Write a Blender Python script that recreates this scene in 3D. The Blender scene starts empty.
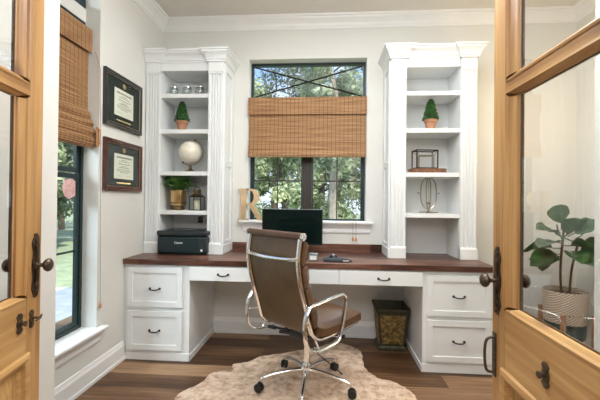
import bpy, bmesh, math, random
from mathutils import Vector, Matrix
random.seed(7)
S = bpy.context.scene
COL = S.collection
PI = math.pi
R = math.radians

# ------------------------------------------------------------------ materials
def newmat(name):
    m = bpy.data.materials.new(name); m.use_nodes = True
    nt = m.node_tree; nt.nodes.clear()
    out = nt.nodes.new('ShaderNodeOutputMaterial')
    return m, nt, out
def N(nt, typ, **kw):
    n = nt.nodes.new('ShaderNode' + typ)
    for k, v in kw.items():
        if k in n.inputs: n.inputs[k].default_value = v
        else: setattr(n, k, v)
    return n
def rgba(c): return (c[0], c[1], c[2], 1)
def ramp(nt, stops):
    r = nt.nodes.new('ShaderNodeValToRGB'); e = r.color_ramp.elements
    while len(e) < len(stops): e.new(0.5)
    for i, (p, c) in enumerate(stops): e[i].position = p; e[i].color = rgba(c)
    return r
def coords(nt, scale=(1, 1, 1), rot=(0, 0, 0)):
    tc = N(nt, 'TexCoord'); mp = N(nt, 'Mapping')
    mp.inputs['Scale'].default_value = scale; mp.inputs['Rotation'].default_value = rot
    nt.links.new(tc.outputs['Object'], mp.inputs['Vector'])
    return mp.outputs['Vector']
def plain(name, col, rough=.5, metal=0, var=.04, scale=6, bump=0, bscale=200, spec=.5, coat=0, trans=0):
    m, nt, out = newmat(name)
    b = N(nt, 'BsdfPrincipled'); b.inputs['Roughness'].default_value = rough
    b.inputs['Metallic'].default_value = metal
    b.inputs['Specular IOR Level'].default_value = spec
    b.inputs['Coat Weight'].default_value = coat
    v = coords(nt)
    no = N(nt, 'TexNoise'); no.inputs['Scale'].default_value = scale; no.inputs['Detail'].default_value = 3
    nt.links.new(v, no.inputs['Vector'])
    lo = tuple(max(0, c * (1 - var * 2)) for c in col); hi = tuple(min(1, c * (1 + var * 2)) for c in col)
    rp = ramp(nt, [(.3, lo), (.7, hi)])
    nt.links.new(no.outputs['Fac'], rp.inputs['Fac']); nt.links.new(rp.outputs['Color'], b.inputs['Base Color'])
    if bump:
        n2 = N(nt, 'TexNoise'); n2.inputs['Scale'].default_value = bscale; n2.inputs['Detail'].default_value = 2
        nt.links.new(v, n2.inputs['Vector'])
        bp = N(nt, 'Bump'); bp.inputs['Strength'].default_value = bump; bp.inputs['Distance'].default_value = .004
        nt.links.new(n2.outputs['Fac'], bp.inputs['Height']); nt.links.new(bp.outputs['Normal'], b.inputs['Normal'])
    nt.links.new(b.outputs['BSDF'], out.inputs['Surface'])
    return m
def wood(name, stops, axis, rough=.4, fine=60, stretch=.06, knots=False, planks=None, coat=0, big=4, spec=.5):
    """grain runs along axis (0,1,2)"""
    m, nt, out = newmat(name)
    b = N(nt, 'BsdfPrincipled'); b.inputs['Roughness'].default_value = rough; b.inputs['Coat Weight'].default_value = coat; b.inputs['Specular IOR Level'].default_value = spec
    sc = [1, 1, 1]; sc[axis] = stretch
    v = coords(nt, tuple(sc))
    n1 = N(nt, 'TexNoise'); n1.inputs['Scale'].default_value = fine; n1.inputs['Detail'].default_value = 4; n1.inputs['Distortion'].default_value = .6
    n2 = N(nt, 'TexNoise'); n2.inputs['Scale'].default_value = big; n2.inputs['Detail'].default_value = 3; n2.inputs['Distortion'].default_value = 1.2
    sc2 = [1, 1, 1]; sc2[axis] = .25
    v2 = coords(nt, tuple(sc2))
    nt.links.new(v, n1.inputs['Vector']); nt.links.new(v2, n2.inputs['Vector'])
    mx = N(nt, 'Mix'); mx.data_type = 'FLOAT'; mx.inputs[0].default_value = .5
    nt.links.new(n1.outputs['Fac'], mx.inputs[2]); nt.links.new(n2.outputs['Fac'], mx.inputs[3])
    fac = mx.outputs[0]
    if planks:
        L, W, amt = planks
        vb = coords(nt)
        br = N(nt, 'TexBrick'); br.offset = .37; br.offset_frequency = 2
        br.inputs['Color1'].default_value = (0, 0, 0, 1); br.inputs['Color2'].default_value = (1, 1, 1, 1)
        br.inputs['Mortar'].default_value = (.5, .5, .5, 1); br.inputs['Scale'].default_value = 1
        br.inputs['Mortar Size'].default_value = .0018; br.inputs['Brick Width'].default_value = L; br.inputs['Row Height'].default_value = W
        nt.links.new(vb, br.inputs['Vector'])
        m1 = N(nt, 'Math', operation='MULTIPLY_ADD'); m1.inputs[1].default_value = amt; m1.inputs[2].default_value = -amt / 2
        nt.links.new(br.outputs['Color'], m1.inputs[0])
        m2 = N(nt, 'Math', operation='ADD'); nt.links.new(fac, m2.inputs[0]); nt.links.new(m1.outputs[0], m2.inputs[1])
        fac = m2.outputs[0]
    rp = ramp(nt, stops); nt.links.new(fac, rp.inputs['Fac'])
    colr = rp.outputs['Color']
    if planks:
        mm = N(nt, 'Mix'); mm.data_type = 'RGBA'; mm.blend_type = 'MULTIPLY'
        nt.links.new(br.outputs['Fac'], mm.inputs[0]); nt.links.new(colr, mm.inputs[6]); mm.inputs[7].default_value = (.35, .3, .27, 1)
        colr = mm.outputs[2]
    if knots:
        sc3 = [5, 5, 5]; sc3[axis] = 2.2
        v3 = coords(nt, tuple(sc3))
        vo = N(nt, 'TexVoronoi'); vo.inputs['Scale'].default_value = 1.3; nt.links.new(v3, vo.inputs['Vector'])
        kr = ramp(nt, [(.07, (1, 1, 1)), (.17, (0, 0, 0))]); nt.links.new(vo.outputs['Distance'], kr.inputs['Fac'])
        mk = N(nt, 'Mix'); mk.data_type = 'RGBA'
        nt.links.new(kr.outputs['Color'], mk.inputs[0]); nt.links.new(colr, mk.inputs[6]); mk.inputs[7].default_value = rgba(knots)
        colr = mk.outputs[2]
    nt.links.new(colr, b.inputs['Base Color'])
    bp = N(nt, 'Bump'); bp.inputs['Strength'].default_value = .15; bp.inputs['Distance'].default_value = .002
    nt.links.new(n1.outputs['Fac'], bp.inputs['Height']); nt.links.new(bp.outputs['Normal'], b.inputs['Normal'])
    nt.links.new(b.outputs['BSDF'], out.inputs['Surface'])
    return m
def glassmat(name, tint=(1, 1, 1), refl=1.0):
    m, nt, out = newmat(name)
    t = N(nt, 'BsdfTransparent'); t.inputs['Color'].default_value = rgba(tint)
    g = N(nt, 'BsdfGlossy'); g.inputs['Roughness'].default_value = 0.01
    f = N(nt, 'Fresnel'); f.inputs['IOR'].default_value = 1.45
    mu = N(nt, 'Math', operation='MULTIPLY'); mu.inputs[1].default_value = refl
    ge = N(nt, 'NewGeometry'); iv = N(nt, 'Math', operation='SUBTRACT'); iv.inputs[0].default_value = 1
    nt.links.new(ge.outputs['Backfacing'], iv.inputs[1])
    m0_ = N(nt, 'Math', operation='MULTIPLY'); nt.links.new(f.outputs['Fac'], m0_.inputs[0]); nt.links.new(iv.outputs[0], m0_.inputs[1])
    nt.links.new(m0_.outputs[0], mu.inputs[0])
    mx = N(nt, 'MixShader'); nt.links.new(mu.outputs[0], mx.inputs[0])
    nt.links.new(t.outputs[0], mx.inputs[1]); nt.links.new(g.outputs[0], mx.inputs[2])
    nt.links.new(mx.outputs[0], out.inputs['Surface'])
    return m
def bamboo(name, axis):
    m, nt, out = newmat(name)
    b = N(nt, 'BsdfPrincipled'); b.inputs['Roughness'].default_value = .6
    sc = [4, 4, 4]; sc[2] = 260
    v = coords(nt, tuple(sc))
    n1 = N(nt, 'TexNoise'); n1.inputs['Scale'].default_value = 1; n1.inputs['Detail'].default_value = 2
    nt.links.new(v, n1.inputs['Vector'])
    rp = ramp(nt, [(.22, (.11, .048, .019)), (.42, (.31, .155, .064)), (.58, (.46, .255, .115)), (.8, (.68, .45, .24))])
    nt.links.new(n1.outputs['Fac'], rp.inputs['Fac'])
    w = N(nt, 'TexWave', wave_type='BANDS', bands_direction='Z'); w.inputs['Scale'].default_value = 26
    nt.links.new(coords(nt), w.inputs['Vector'])
    wr = ramp(nt, [(.0, (.5, .48, .45)), (.35, (1, 1, 1))]); nt.links.new(w.outputs['Color'], wr.inputs['Fac'])
    w2 = N(nt, 'TexWave', wave_type='BANDS', bands_direction=axis); w2.inputs['Scale'].default_value = 8.5
    nt.links.new(coords(nt), w2.inputs['Vector'])
    wr2 = ramp(nt, [(.0, (.55, .5, .45)), (.12, (1, 1, 1))]); nt.links.new(w2.outputs['Color'], wr2.inputs['Fac'])
    c = rp.outputs['Color']
    for x in (wr, wr2):
        mm = N(nt, 'Mix'); mm.data_type = 'RGBA'; mm.blend_type = 'MULTIPLY'; mm.inputs[0].default_value = 1
        nt.links.new(c, mm.inputs[6]); nt.links.new(x.outputs['Color'], mm.inputs[7]); c = mm.outputs[2]
    nt.links.new(c, b.inputs['Base Color'])
    bp = N(nt, 'Bump'); bp.inputs['Strength'].default_value = .6; bp.inputs['Distance'].default_value = .004
    nt.links.new(w.outputs['Fac'], bp.inputs['Height']); nt.links.new(bp.outputs['Normal'], b.inputs['Normal'])
    nt.links.new(b.outputs['BSDF'], out.inputs['Surface'])
    return m
def mottled(name, stops, scale, rough=.8, bump=.3, det=6, metal=0, bd=.01):
    m, nt, out = newmat(name)
    b = N(nt, 'BsdfPrincipled'); b.inputs['Roughness'].default_value = rough; b.inputs['Metallic'].default_value = metal
    v = coords(nt); n1 = N(nt, 'TexNoise'); n1.inputs['Scale'].default_value = scale; n1.inputs['Detail'].default_value = det
    n1.inputs['Roughness'].default_value = .7
    nt.links.new(v, n1.inputs['Vector']); rp = ramp(nt, stops)
    nt.links.new(n1.outputs['Fac'], rp.inputs['Fac']); nt.links.new(rp.outputs['Color'], b.inputs['Base Color'])
    bp = N(nt, 'Bump'); bp.inputs['Strength'].default_value = bump; bp.inputs['Distance'].default_value = bd
    nt.links.new(n1.outputs['Fac'], bp.inputs['Height']); nt.links.new(bp.outputs['Normal'], b.inputs['Normal'])
    nt.links.new(b.outputs['BSDF'], out.inputs['Surface'])
    return m
def striped(name, a, bcol, scale, rot=(0, 0, 0), dist=.0):
    m, nt, out = newmat(name)
    b = N(nt, 'BsdfPrincipled'); b.inputs['Roughness'].default_value = .9
    w = N(nt, 'TexWave', wave_type='BANDS', bands_direction='Z'); w.inputs['Scale'].default_value = scale; w.inputs['Distortion'].default_value = dist
    nt.links.new(coords(nt, rot=rot), w.inputs['Vector'])
    rp = ramp(nt, [(.35, a), (.65, bcol)]); nt.links.new(w.outputs['Color'], rp.inputs['Fac'])
    nt.links.new(rp.outputs['Color'], b.inputs['Base Color']); nt.links.new(b.outputs['BSDF'], out.inputs['Surface'])
    return m
def leafmat(name, lo, hi, rough=.5, scale=3, tr=.25):
    m, nt, out = newmat(name)
    v = coords(nt); n1 = N(nt, 'TexNoise'); n1.inputs['Scale'].default_value = scale; n1.inputs['Detail'].default_value = 5
    nt.links.new(v, n1.inputs['Vector']); rp = ramp(nt, [(.35, lo), (.65, hi)]); nt.links.new(n1.outputs['Fac'], rp.inputs['Fac'])
    d = N(nt, 'BsdfPrincipled'); d.inputs['Roughness'].default_value = rough; nt.links.new(rp.outputs['Color'], d.inputs['Base Color'])
    t = N(nt, 'BsdfTranslucent'); nt.links.new(rp.outputs['Color'], t.inputs['Color'])
    mx = N(nt, 'MixShader'); mx.inputs[0].default_value = tr
    nt.links.new(d.outputs[0], mx.inputs[1]); nt.links.new(t.outputs[0], mx.inputs[2]); nt.links.new(mx.outputs[0], out.inputs['Surface'])
    return m

M = {}
M['wall'] = plain('wall_paint', (.70, .695, .66), .8, var=.006, bump=.05, bscale=60)
M['ceiling'] = plain('ceiling_paint', (.70, .67, .61), .85, var=.01)
M['white'] = plain('white_gloss_paint', (.77, .79, .79), .35, var=.008)
M['trim'] = plain('white_trim_paint', (.82, .82, .81), .4, var=.008)
M['kneewall'] = plain('alcove_paint', (.62, .64, .63), .7, var=.01)
M['floor'] = wood('oak_plank', [(.22, (.040, .018, .008)), (.43, (.11, .054, .026)), (.58, (.21, .113, .058)), (.8, (.38, .235, .135))], 0, .42, 55, .04, planks=(1.3, .17, .42), spec=.3)
M['walnut'] = wood('walnut_top', [(.26, (.022, .008, .005)), (.44, (.075, .031, .020)), (.60, (.15, .066, .043)), (.80, (.36, .19, .13))], 0, .34, 38, .05, planks=(.9, .06, .26), spec=.35, big=9)
PST = [(.30, (.26, .115, .032)), (.44, (.43, .23, .080)), (.56, (.55, .325, .125)), (.74, (.70, .475, .22))]
M['pine_v'] = wood('pine_upright', PST, 2, .4, 45, .04, knots=(.22, .10, .035))
M['pine_h'] = wood('pine_rail', PST, 0, .4, 45, .04, knots=(.22, .10, .035))
M['pinedark'] = plain('glazing_gasket', (.10, .06, .035), .7)
M['frame'] = plain('dark_bronze_frame', (.012, .028, .03), .35, var=.03)
M['mullion'] = plain('brown_bronze_frame', (.022, .014, .011), .45)
M['bamboo_x'] = bamboo('woven_bamboo', 'X'); M['bamboo_y'] = bamboo('woven_bamboo_side', 'Y')
M['glass'] = glassmat('window_glass', (.97, .99, .98), .35)
M['doorglass'] = glassmat('door_glass', (.95, .96, .96), 2.3)
M['chrome'] = plain('polished_chrome', (.82, .82, .82), .09, 1, var=.0)
M['leather'] = mottled('tan_leather', [(.3, (.072, .034, .014)), (.7, (.135, .066, .029))], 9, .33, .12, bd=.003)
M['leatherback'] = mottled('brown_leather_sling', [(.3, (.065, .039, .017)), (.7, (.135, .084, .038))], 5, .36, .1, bd=.003)
M['leatherroll'] = mottled('dark_leather_roll', [(.3, (.07, .035, .022)), (.7, (.12, .066, .045))], 12, .35, .1, bd=.003)
M['blackplastic'] = plain('black_plastic', (.012, .013, .015), .35, var=.02)
M['blackrubber'] = plain('black_rubber', (.015, .017, .02), .7, var=.02)
M['screen'] = plain('dark_screen', (.003, .009, .008), .08, var=.0, spec=.15)
M['printer'] = plain('printer_shell', (.010, .022, .026), .3, var=.03)
M['printertop'] = plain('printer_lid', (.02, .028, .03), .18, var=.02)
M['whiteink'] = plain('white_print', (.8, .82, .84), .5)
M['iron'] = mottled('aged_iron', [(.3, (.035, .026, .018)), (.7, (.17, .125, .085))], 60, .42, .3, metal=.7, bd=.003)
M['bronze'] = plain('dark_bronze', (.035, .028, .022), .35, .8)
M['gold'] = plain('brushed_gold', (.72, .50, .24), .28, 1, var=.05)
M['goldwood'] = plain('gilded_wood', (.66, .48, .28), .32, .35, var=.1)
M['silver'] = plain('silver_metal', (.34, .31, .26), .3, 1)
M['terracotta'] = plain('terracotta', (.42, .21, .12), .8, var=.08)
M['leaf'] = leafmat('topiary_leaf', (.015, .07, .014), (.06, .19, .04), .5, 40)
M['fern'] = leafmat('fern_leaf', (.05, .17, .03), (.20, .42, .10), .5, 40)
M['fig'] = leafmat('fig_leaf', (.016, .065, .016), (.07, .17, .045), .3, 12, .15)
M['stem'] = plain('brown_stem', (.10, .065, .04), .8)
M['globe'] = mottled('globe_paper', [(.42, (.82, .78, .66)), (.52, (.72, .67, .52)), (.6, (.84, .81, .72))], 14, .3, 0)
M['brass'] = plain('aged_brass', (.20, .14, .07), .35, .9)
M['candle'] = plain('ivory_wax', (.85, .78, .62), .5, var=.01)
M['jar'] = glassmat('clear_glass', (.93, .95, .94), 2.2)
M['slab'] = wood('bark_edge_slab', [(.3, (.05, .02, .01)), (.5, (.16, .07, .03)), (.7, (.34, .17, .08))], 2, .6, 80, .3)
M['mahogany'] = plain('mahogany_frame', (.075, .022, .014), .25, var=.15, scale=20, coat=.4)
M['blackframe'] = plain('black_lacquer_frame', (.018, .016, .015), .25, coat=.4)
M['matgreen'] = plain('green_mat_board', (.018, .026, .021), .8)
M['matgrey'] = plain('charcoal_mat_board', (.05, .055, .055), .8)
M['paper'] = plain('parchment', (.80, .77, .68), .8, var=.02)
M['ink'] = plain('grey_ink', (.22, .2, .17), .8)
M['rug'] = mottled('cowhide', [(.28, (.22, .12, .065)), (.41, (.50, .34, .23)), (.54, (.70, .53, .40)), (.72, (.82, .69, .56))], 16, .95, .9, det=11, bd=.012)
M['rugedge'] = plain('cowhide_edge', (.55, .42, .3), .9)
M['bin'] = mottled('verdigris_metal', [(.3, (.025, .03, .018)), (.7, (.10, .09, .05))], 30, .5, .3, metal=.4, bd=.004)
M['binpanel'] = mottled('embossed_gold_panel', [(.35, (.05, .035, .015)), (.5, (.24, .15, .05)), (.65, (.50, .34, .13))], 42, .45, .9, metal=.4, bd=.01)
M['binside'] = plain('bin_inner', (.02, .018, .012), .7)
M['fabric'] = striped('striped_basket_fabric', (.62, .53, .43), (.36, .27, .2), 22, rot=(0, R(38), 0), dist=1.2)
M['potgreen'] = plain('dark_green_pot', (.012, .045, .035), .4)
M['standwood'] = wood('stand_wood', [(.3, (.30, .13, .06)), (.7, (.48, .25, .13))], 2, .45)
M['acrylic'] = plain('smoked_acrylic', (.18, .2, .2), .15)
M['outlet'] = plain('outlet_plate', (.72, .73, .72), .4)
M['darkoutlet'] = plain('black_outlet_plate', (.02, .02, .022), .4)
M['grass'] = mottled('lawn_green', [(.3, (.22, .28, .15)), (.7, (.40, .44, .28))], 3, .95, .3)
M['bark'] = mottled('tree_bark', [(.3, (.16, .13, .1)), (.7, (.40, .35, .30))], 5, .9, .5)
M['barkdark'] = mottled('dark_tree_bark', [(.3, (.06, .045, .035)), (.7, (.16, .12, .09))], 5, .9, .5)
TL = [leafmat('tree_leaf_light', (.22, .28, .13), (.62, .66, .42), .6, 1.2, .35), leafmat('tree_leaf_mid', (.16, .21, .12), (.46, .50, .33), .6, 1.2, .35),
      leafmat('tree_leaf_dark', (.12, .16, .10), (.34, .38, .25), .6, 1.2, .3)]
M['stone'] = mottled('pale_stone', [(.3, (.5, .47, .44)), (.7, (.75, .72, .7))], 4, .9, .3)
M['pinksign'] = mottled('pink_decal', [(.4, (.62, .34, .34)), (.6, (.75, .52, .5))], 40, .5, 0)
M['cord'] = plain('cord', (.30, .2, .16), .8)
M['tassel'] = plain('wooden_tassel', (.5, .24, .1), .5)

# ------------------------------------------------------------------ object helpers
ORG = {}
def tag(o, label=None, cat=None, group=None, kind=None):
    if label: o['label'] = label
    if cat: o['category'] = cat
    if group: o['group'] = group
    if kind: o['kind'] = kind
    return o
def thing(name, label=None, cat=None, loc=(0, 0, 0), rotz=0, group=None, kind=None, local=False):
    o = bpy.data.objects.new(name, None); COL.objects.link(o)
    o.empty_display_size = .05
    o.location = loc; o.rotation_euler = (0, 0, rotz)
    ORG[o.name] = Vector((0, 0, 0)) if local else Vector(loc)
    return tag(o, label, cat, group, kind)

class MB:
    def __init__(s): s.bm = bmesh.new()
    def _faces(s, vs, fs):
        v = [s.bm.verts.new(p) for p in vs]
        for f in fs:
            try: s.bm.faces.new([v[i] for i in f])
            except ValueError: pass
        return v
    def box(s, x0, x1, y0, y1, z0, z1, bev=0, mat=None):
        b = bmesh.new()
        bmesh.ops.create_cube(b, size=1)
        for v in b.verts:
            v.co = Vector(((x0 + x1) / 2 + v.co.x * (x1 - x0), (y0 + y1) / 2 + v.co.y * (y1 - y0), (z0 + z1) / 2 + v.co.z * (z1 - z0)))
        if bev: bmesh.ops.bevel(b, geom=b.edges[:], offset=bev, segments=2, profile=.5, affect='EDGES')
        s.merge(b, mat); return s
    def merge(s, b, mat=None):
        b.verts.index_update(); vs = [v.co.copy() for v in b.verts]
        if mat is not None: vs = [mat @ v for v in vs]
        s._faces(vs, [[v.index for v in f.verts] for f in b.faces]); b.free()
    def prism(s, pts, axis, a, b):
        """polygon pts (2D) extruded along axis from a to b. axis 0: pts=(y,z); 1: (x,z); 2: (x,y)"""
        def P(p, t): return {0: (t, p[0], p[1]), 1: (p[0], t, p[1]), 2: (p[0], p[1], t)}[axis]
        n = len(pts); vs = [P(p, a) for p in pts] + [P(p, b) for p in pts]
        fs = [list(range(n))[::-1], list(range(n, 2 * n))] + [[i, (i + 1) % n, n + (i + 1) % n, n + i] for i in range(n)]
        s._faces(vs, fs); return s
    def tube(s, pts, r, seg=10, closed=False, flat=None, up=None):
        """r number or list. flat=(a,b): elliptical section"""
        pts = [Vector(p) for p in pts]; n = len(pts)
        rs = r if isinstance(r, (list, tuple)) else [r] * n
        ring = []; prev = None
        for i, p in enumerate(pts):
            if closed: t = (pts[(i + 1) % n] - pts[i - 1]).normalized()
            else: t = (pts[min(i + 1, n - 1)] - pts[max(i - 1, 0)]).normalized()
            if up is not None:
                u = Vector(up); u = (u - t * u.dot(t)).normalized()
            elif prev is None:
                u = t.cross(Vector((0, 0, 1)) if abs(t.z) < .9 else Vector((1, 0, 0))).normalized()
            else: u = (prev - t * prev.dot(t)).normalized()
            prev = u; w = t.cross(u)
            fa, fb = flat if flat else (1, 1)
            ring.append([p + (u * math.cos(2 * PI * k / seg) * fa + w * math.sin(2 * PI * k / seg) * fb) * rs[i] for k in range(seg)])
        vs = [q for rg in ring for q in rg]; fs = []
        m = n if closed else n - 1
        for i in range(m):
            for k in range(seg):
                a = i * seg + k; b = i * seg + (k + 1) % seg; c = ((i + 1) % n) * seg + (k + 1) % seg; d = ((i + 1) % n) * seg + k
                fs.append([a, b, c, d])
        if not closed: fs += [list(range(seg))[::-1], [(n - 1) * seg + k for k in range(seg)]]
        s._faces(vs, fs); return s
    def lathe(s, prof, c=(0, 0, 0), axis='z', seg=24, mat=None):
        """prof list of (r, h)"""
        vs = []; fs = []; n = len(prof)
        for (r, h) in prof:
            for k in range(seg):
                a = 2 * PI * k / seg; x, y = max(r, 1e-5) * math.cos(a), max(r, 1e-5) * math.sin(a)
                p = {'z': (x, y, h), 'y': (x, h, y), 'x': (h, x, y)}[axis]
                p = Vector(p) + Vector(c)
                vs.append(mat @ p if mat is not None else p)
        for i in range(n - 1):
            for k in range(seg): fs.append([i * seg + k, i * seg + (k + 1) % seg, (i + 1) * seg + (k + 1) % seg, (i + 1) * seg + k])
        fs += [list(range(seg))[::-1], [(n - 1) * seg + k for k in range(seg)]]
        s._faces(vs, fs); return s
    def ball(s, c, r, sx=1, sy=1, sz=1, u=16, v=10):
        b = bmesh.new(); bmesh.ops.create_uvsphere(b, u_segments=u, v_segments=v, radius=r)
        for q in b.verts: q.co = Vector((q.co.x * sx + c[0], q.co.y * sy + c[1], q.co.z * sz + c[2]))
        s.merge(b); return s
    def frustum(s, c0, w0, d0, c1, w1, d1):
        vs = []
        for (c, w, d) in ((c0, w0, d0), (c1, w1, d1)):
            for sx, sy in ((-1, -1), (1, -1), (1, 1), (-1, 1)): vs.append((c[0] + sx * w / 2, c[1] + sy * d / 2, c[2]))
        s._faces(vs, [[3, 2, 1, 0], [4, 5, 6, 7], [0, 1, 5, 4], [1, 2, 6, 5], [2, 3, 7, 6], [3, 0, 4, 7]]); return s
    def sweep(s, path, prof, side=1):
        """path 2D xy; prof closed polygon [(out,z)]; out along left normal*side"""
        n = len(path); P = [Vector((p[0], p[1])) for p in path]; rings = []
        for i in range(n):
            d0 = (P[i] - P[i - 1]).normalized() if i > 0 else None
            d1 = (P[i + 1] - P[i]).normalized() if i < n - 1 else None
            n0 = Vector((-d0.y, d0.x)) * side if d0 else None; n1 = Vector((-d1.y, d1.x)) * side if d1 else None
            if n0 is None: m = n1
            elif n1 is None: m = n0
            else: m = (n0 + n1).normalized(); m = m / max(.3, m.dot(n0))
            rings.append([(P[i].x + m.x * o, P[i].y + m.y * o, z) for o, z in prof])
        k = len(prof); vs = [q for r_ in rings for q in r_]; fs = []
        for i in range(n - 1):
            for j in range(k): fs.append([i * k + j, i * k + (j + 1) % k, (i + 1) * k + (j + 1) % k, (i + 1) * k + j])
        fs += [list(range(k))[::-1], [(n - 1) * k + j for j in range(k)]]
        s._faces(vs, fs); return s
    def build(s, name, mat, parent=None, smooth=False, label=None, cat=None, group=None, kind=None, angle=40):
        bmesh.ops.recalc_face_normals(s.bm, faces=s.bm.faces[:])
        me = bpy.data.meshes.new(name)
        o = bpy.data.objects.new(name, me); COL.objects.link(o)
        if parent is not None:
            off = ORG.get(parent.name, Vector((0, 0, 0)))
            bmesh.ops.translate(s.bm, verts=s.bm.verts[:], vec=-off)
            o.parent = parent; ORG[o.name] = off
        else:
            ORG[o.name] = Vector((0, 0, 0))
        s.bm.to_mesh(me); s.bm.free()
        me.materials.append(mat)
        if smooth:
            for p in me.polygons: p.use_smooth = True
            me.set_sharp_from_angle(angle=R(angle))
        return tag(o, label, cat, group, kind)

def dup(root, loc, rotz=None, label=None, group=None):
    r = root.copy(); COL.objects.link(r); r.location = loc
    if rotz is not None: r.rotation_euler = (0, 0, rotz)
    if label: r['label'] = label
    if group: r['group'] = group
    for ch in list(root.children):
        c = ch.copy(); COL.objects.link(c); c.parent = r
        for g in list(ch.children):
            d = g.copy(); COL.objects.link(d); d.parent = c
    return r
def catmull(pts, n=6, closed=False):
    P = [Vector(p) for p in pts]; out = []; m = len(P)
    rng = range(m if closed else m - 1)
    for i in rng:
        if closed: p0, p1, p2, p3 = P[i - 1], P[i], P[(i + 1) % m], P[(i + 2) % m]
        else: p0, p1, p2, p3 = P[max(i - 1, 0)], P[i], P[i + 1], P[min(i + 2, m - 1)]
        for k in range(n):
            t = k / n
            out.append(.5 * ((2 * p1) + (-p0 + p2) * t + (2 * p0 - 5 * p1 + 4 * p2 - p3) * t * t + (-p0 + 3 * p1 - 3 * p2 + p3) * t ** 3))
    if not closed: out.append(P[-1])
    return out
def cyl(mb, a, b, r, seg=12): mb.tube([a, b], r, seg); return mb

# ------------------------------------------------------------------ room measurements
XL, XR, YB, YF, HC = -1.519, 2.15, 3.196, 1.5, 2.87
YD, YC = 2.57, 2.884
WX0, WX1, WZ0, WZ1 = -.707, .365, 1.01, 2.503      # back window opening
LY0, LY1, LZ0, LZ1 = 1.60, 2.27, .335, 2.62        # left window opening
TH = .15

MB().box(-2.6, 2.8, -2.6, 3.5, -.1, 0).build('floor', M['floor'], kind='structure')
MB().box(-2.6, 2.8, -2.6, 3.5, HC, HC + .12).build('ceiling', M['ceiling'], kind='structure')
w = MB()
for a in ((XL - TH, WX0, 0, HC), (WX1, XR + .1, 0, HC), (WX0, WX1, 0, WZ0), (WX0, WX1, WZ1, HC)):
    w.box(a[0], a[1], YB, YB + TH, a[2], a[3])
w.build('wall_back', M['wall'], kind='structure')
w = MB()
for a in ((YF - .15, LY0, 0, HC), (LY1, YB, 0, HC), (LY0, LY1, 0, LZ0), (LY0, LY1, LZ1, HC)):
    w.box(XL - TH, XL, a[0], a[1], a[2], a[3])
w.build('wall_left', M['wall'], kind='structure')
MB().box(XR, XR + .1, YF - .1, YB, 0, HC).build('wall_right', M['wall'], kind='structure')
w = MB().prism([(XL, YF), (-1.195, YF), (-1.195, .40), (-.87, .40), (-.87, .30), (-1.28, .30), (-1.28, YF - .1), (XL, YF - .1)], 2, 0, HC)
w.build('wall_front_left', M['wall'], kind='structure')
w = MB().prism([(XR, YF), (1.08, YF), (1.08, .40), (.63, .40), (.63, .30), (1.18, .30), (1.18, YF - .1), (XR, YF - .1)], 2, 0, HC)
w.build('wall_front_right', M['wall'], kind='structure')
MB().box(-.87, .63, .30, .40, 2.47, HC).build('wall_above_doorway', M['wall'], kind='structure')
w = MB(); w.box(-2.6, -2.5, -2.6, .3, 0, HC); w.build('wall_hall_left', M['wall'], kind='structure')
w = MB(); w.box(2.7, 2.8, -2.6, .3, 0, HC); w.build('wall_hall_right', M['wall'], kind='structure')
w = MB(); w.box(-2.5, -1.28, .2, .3, 0, HC).box(1.18, 2.7, .2, .3, 0, HC); w.build('wall_hall_front', M['wall'], kind='structure')
MB().box(-2.5, 2.7, -2.6, -2.5, 0, HC).build('wall_hall_back', M['wall'], kind='structure')

# crown moulding and baseboards
CR = [(0, 2.772), (.006, 2.772), (.010, 2.784), (.018, 2.792), (.026, 2.812), (.05, 2.832), (.066, 2.842), (.07, 2.852), (.086, 2.856), (.09, HC), (0, HC)]
MB().sweep([(XL, YF), (XL, YB), (XR, YB), (XR, YF)], CR, -1).build('trim_1', M['trim'], kind='structure', label='white crown moulding around the ceiling')
BP = [(0, 0), (.022, 0), (.022, .02), (.016, .028), (.016, .105), (.010, .118), (.006, .135), (0, .14)]
def baseboard(name, path, side): MB().sweep(path, BP, side).build(name, M['trim'], kind='structure')
baseboard('baseboard_left', [(XL, YF), (XL, 2.593)], -1)
baseboard('baseboard_back', [(-1.008, YB), (.704, YB)], -1)
baseboard('baseboard_right', [(1.205, YB), (XR, YB), (XR, YF)], -1)

# ------------------------------------------------------------------ windows
def frame_rect(mb, plane, c, d, u0, u1, z0, z1, w_):
    """hollow rectangle; plane 'y' -> u is x, thickness in y c..d ; plane 'x' -> u is y"""
    def bx(a0, a1, b0, b1):
        if plane == 'y': mb.box(a0, a1, c, d, b0, b1)
        else: mb.box(c, d, a0, a1, b0, b1)
    bx(u0, u0 + w_, z0, z1); bx(u1 - w_, u1, z0, z1); bx(u0 + w_, u1 - w_, z0, z0 + w_); bx(u0 + w_, u1 - w_, z1 - w_, z1)
w1 = thing('window_1', kind='structure', loc=((WX0 + WX1) / 2, YB, WZ0))
f = MB(); frame_rect(f, 'y', 3.30, 3.346, WX0, WX1, WZ0, 2.16, .022); frame_rect(f, 'y', 3.30, 3.346, WX0, WX1, 2.16, WZ1, .022)
f.build('window_frame', M['frame'], w1)
f = MB().box(-.212, -.126, 3.305, 3.34, 1.03, 2.14); f.build('mullion', M['mullion'], w1)
for (a, b) in ((-.683, -.214), (-.124, .341)):
    s_ = MB(); frame_rect(s_, 'y', 3.312, 3.334, a, b, 1.034, 2.136, .012); sf = s_.build('sash', M['frame'], w1)
    m_ = MB().box((a + b) / 2 - .005, (a + b) / 2 + .005, 3.314, 3.33, 1.04, 2.13).box(a + .01, b - .01, 3.315, 3.329, 1.392, 1.404)
    m_.build('muntin', M['mullion'], sf)
    MB().box(a + .006, b - .006, 3.321, 3.325, 1.04, 2.13).build('pane', M['glass'], sf)
x0, x1, z0, z1 = WX0 + .03, WX1 - .03, 2.19, WZ1 - .03
tr = MB()
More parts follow.
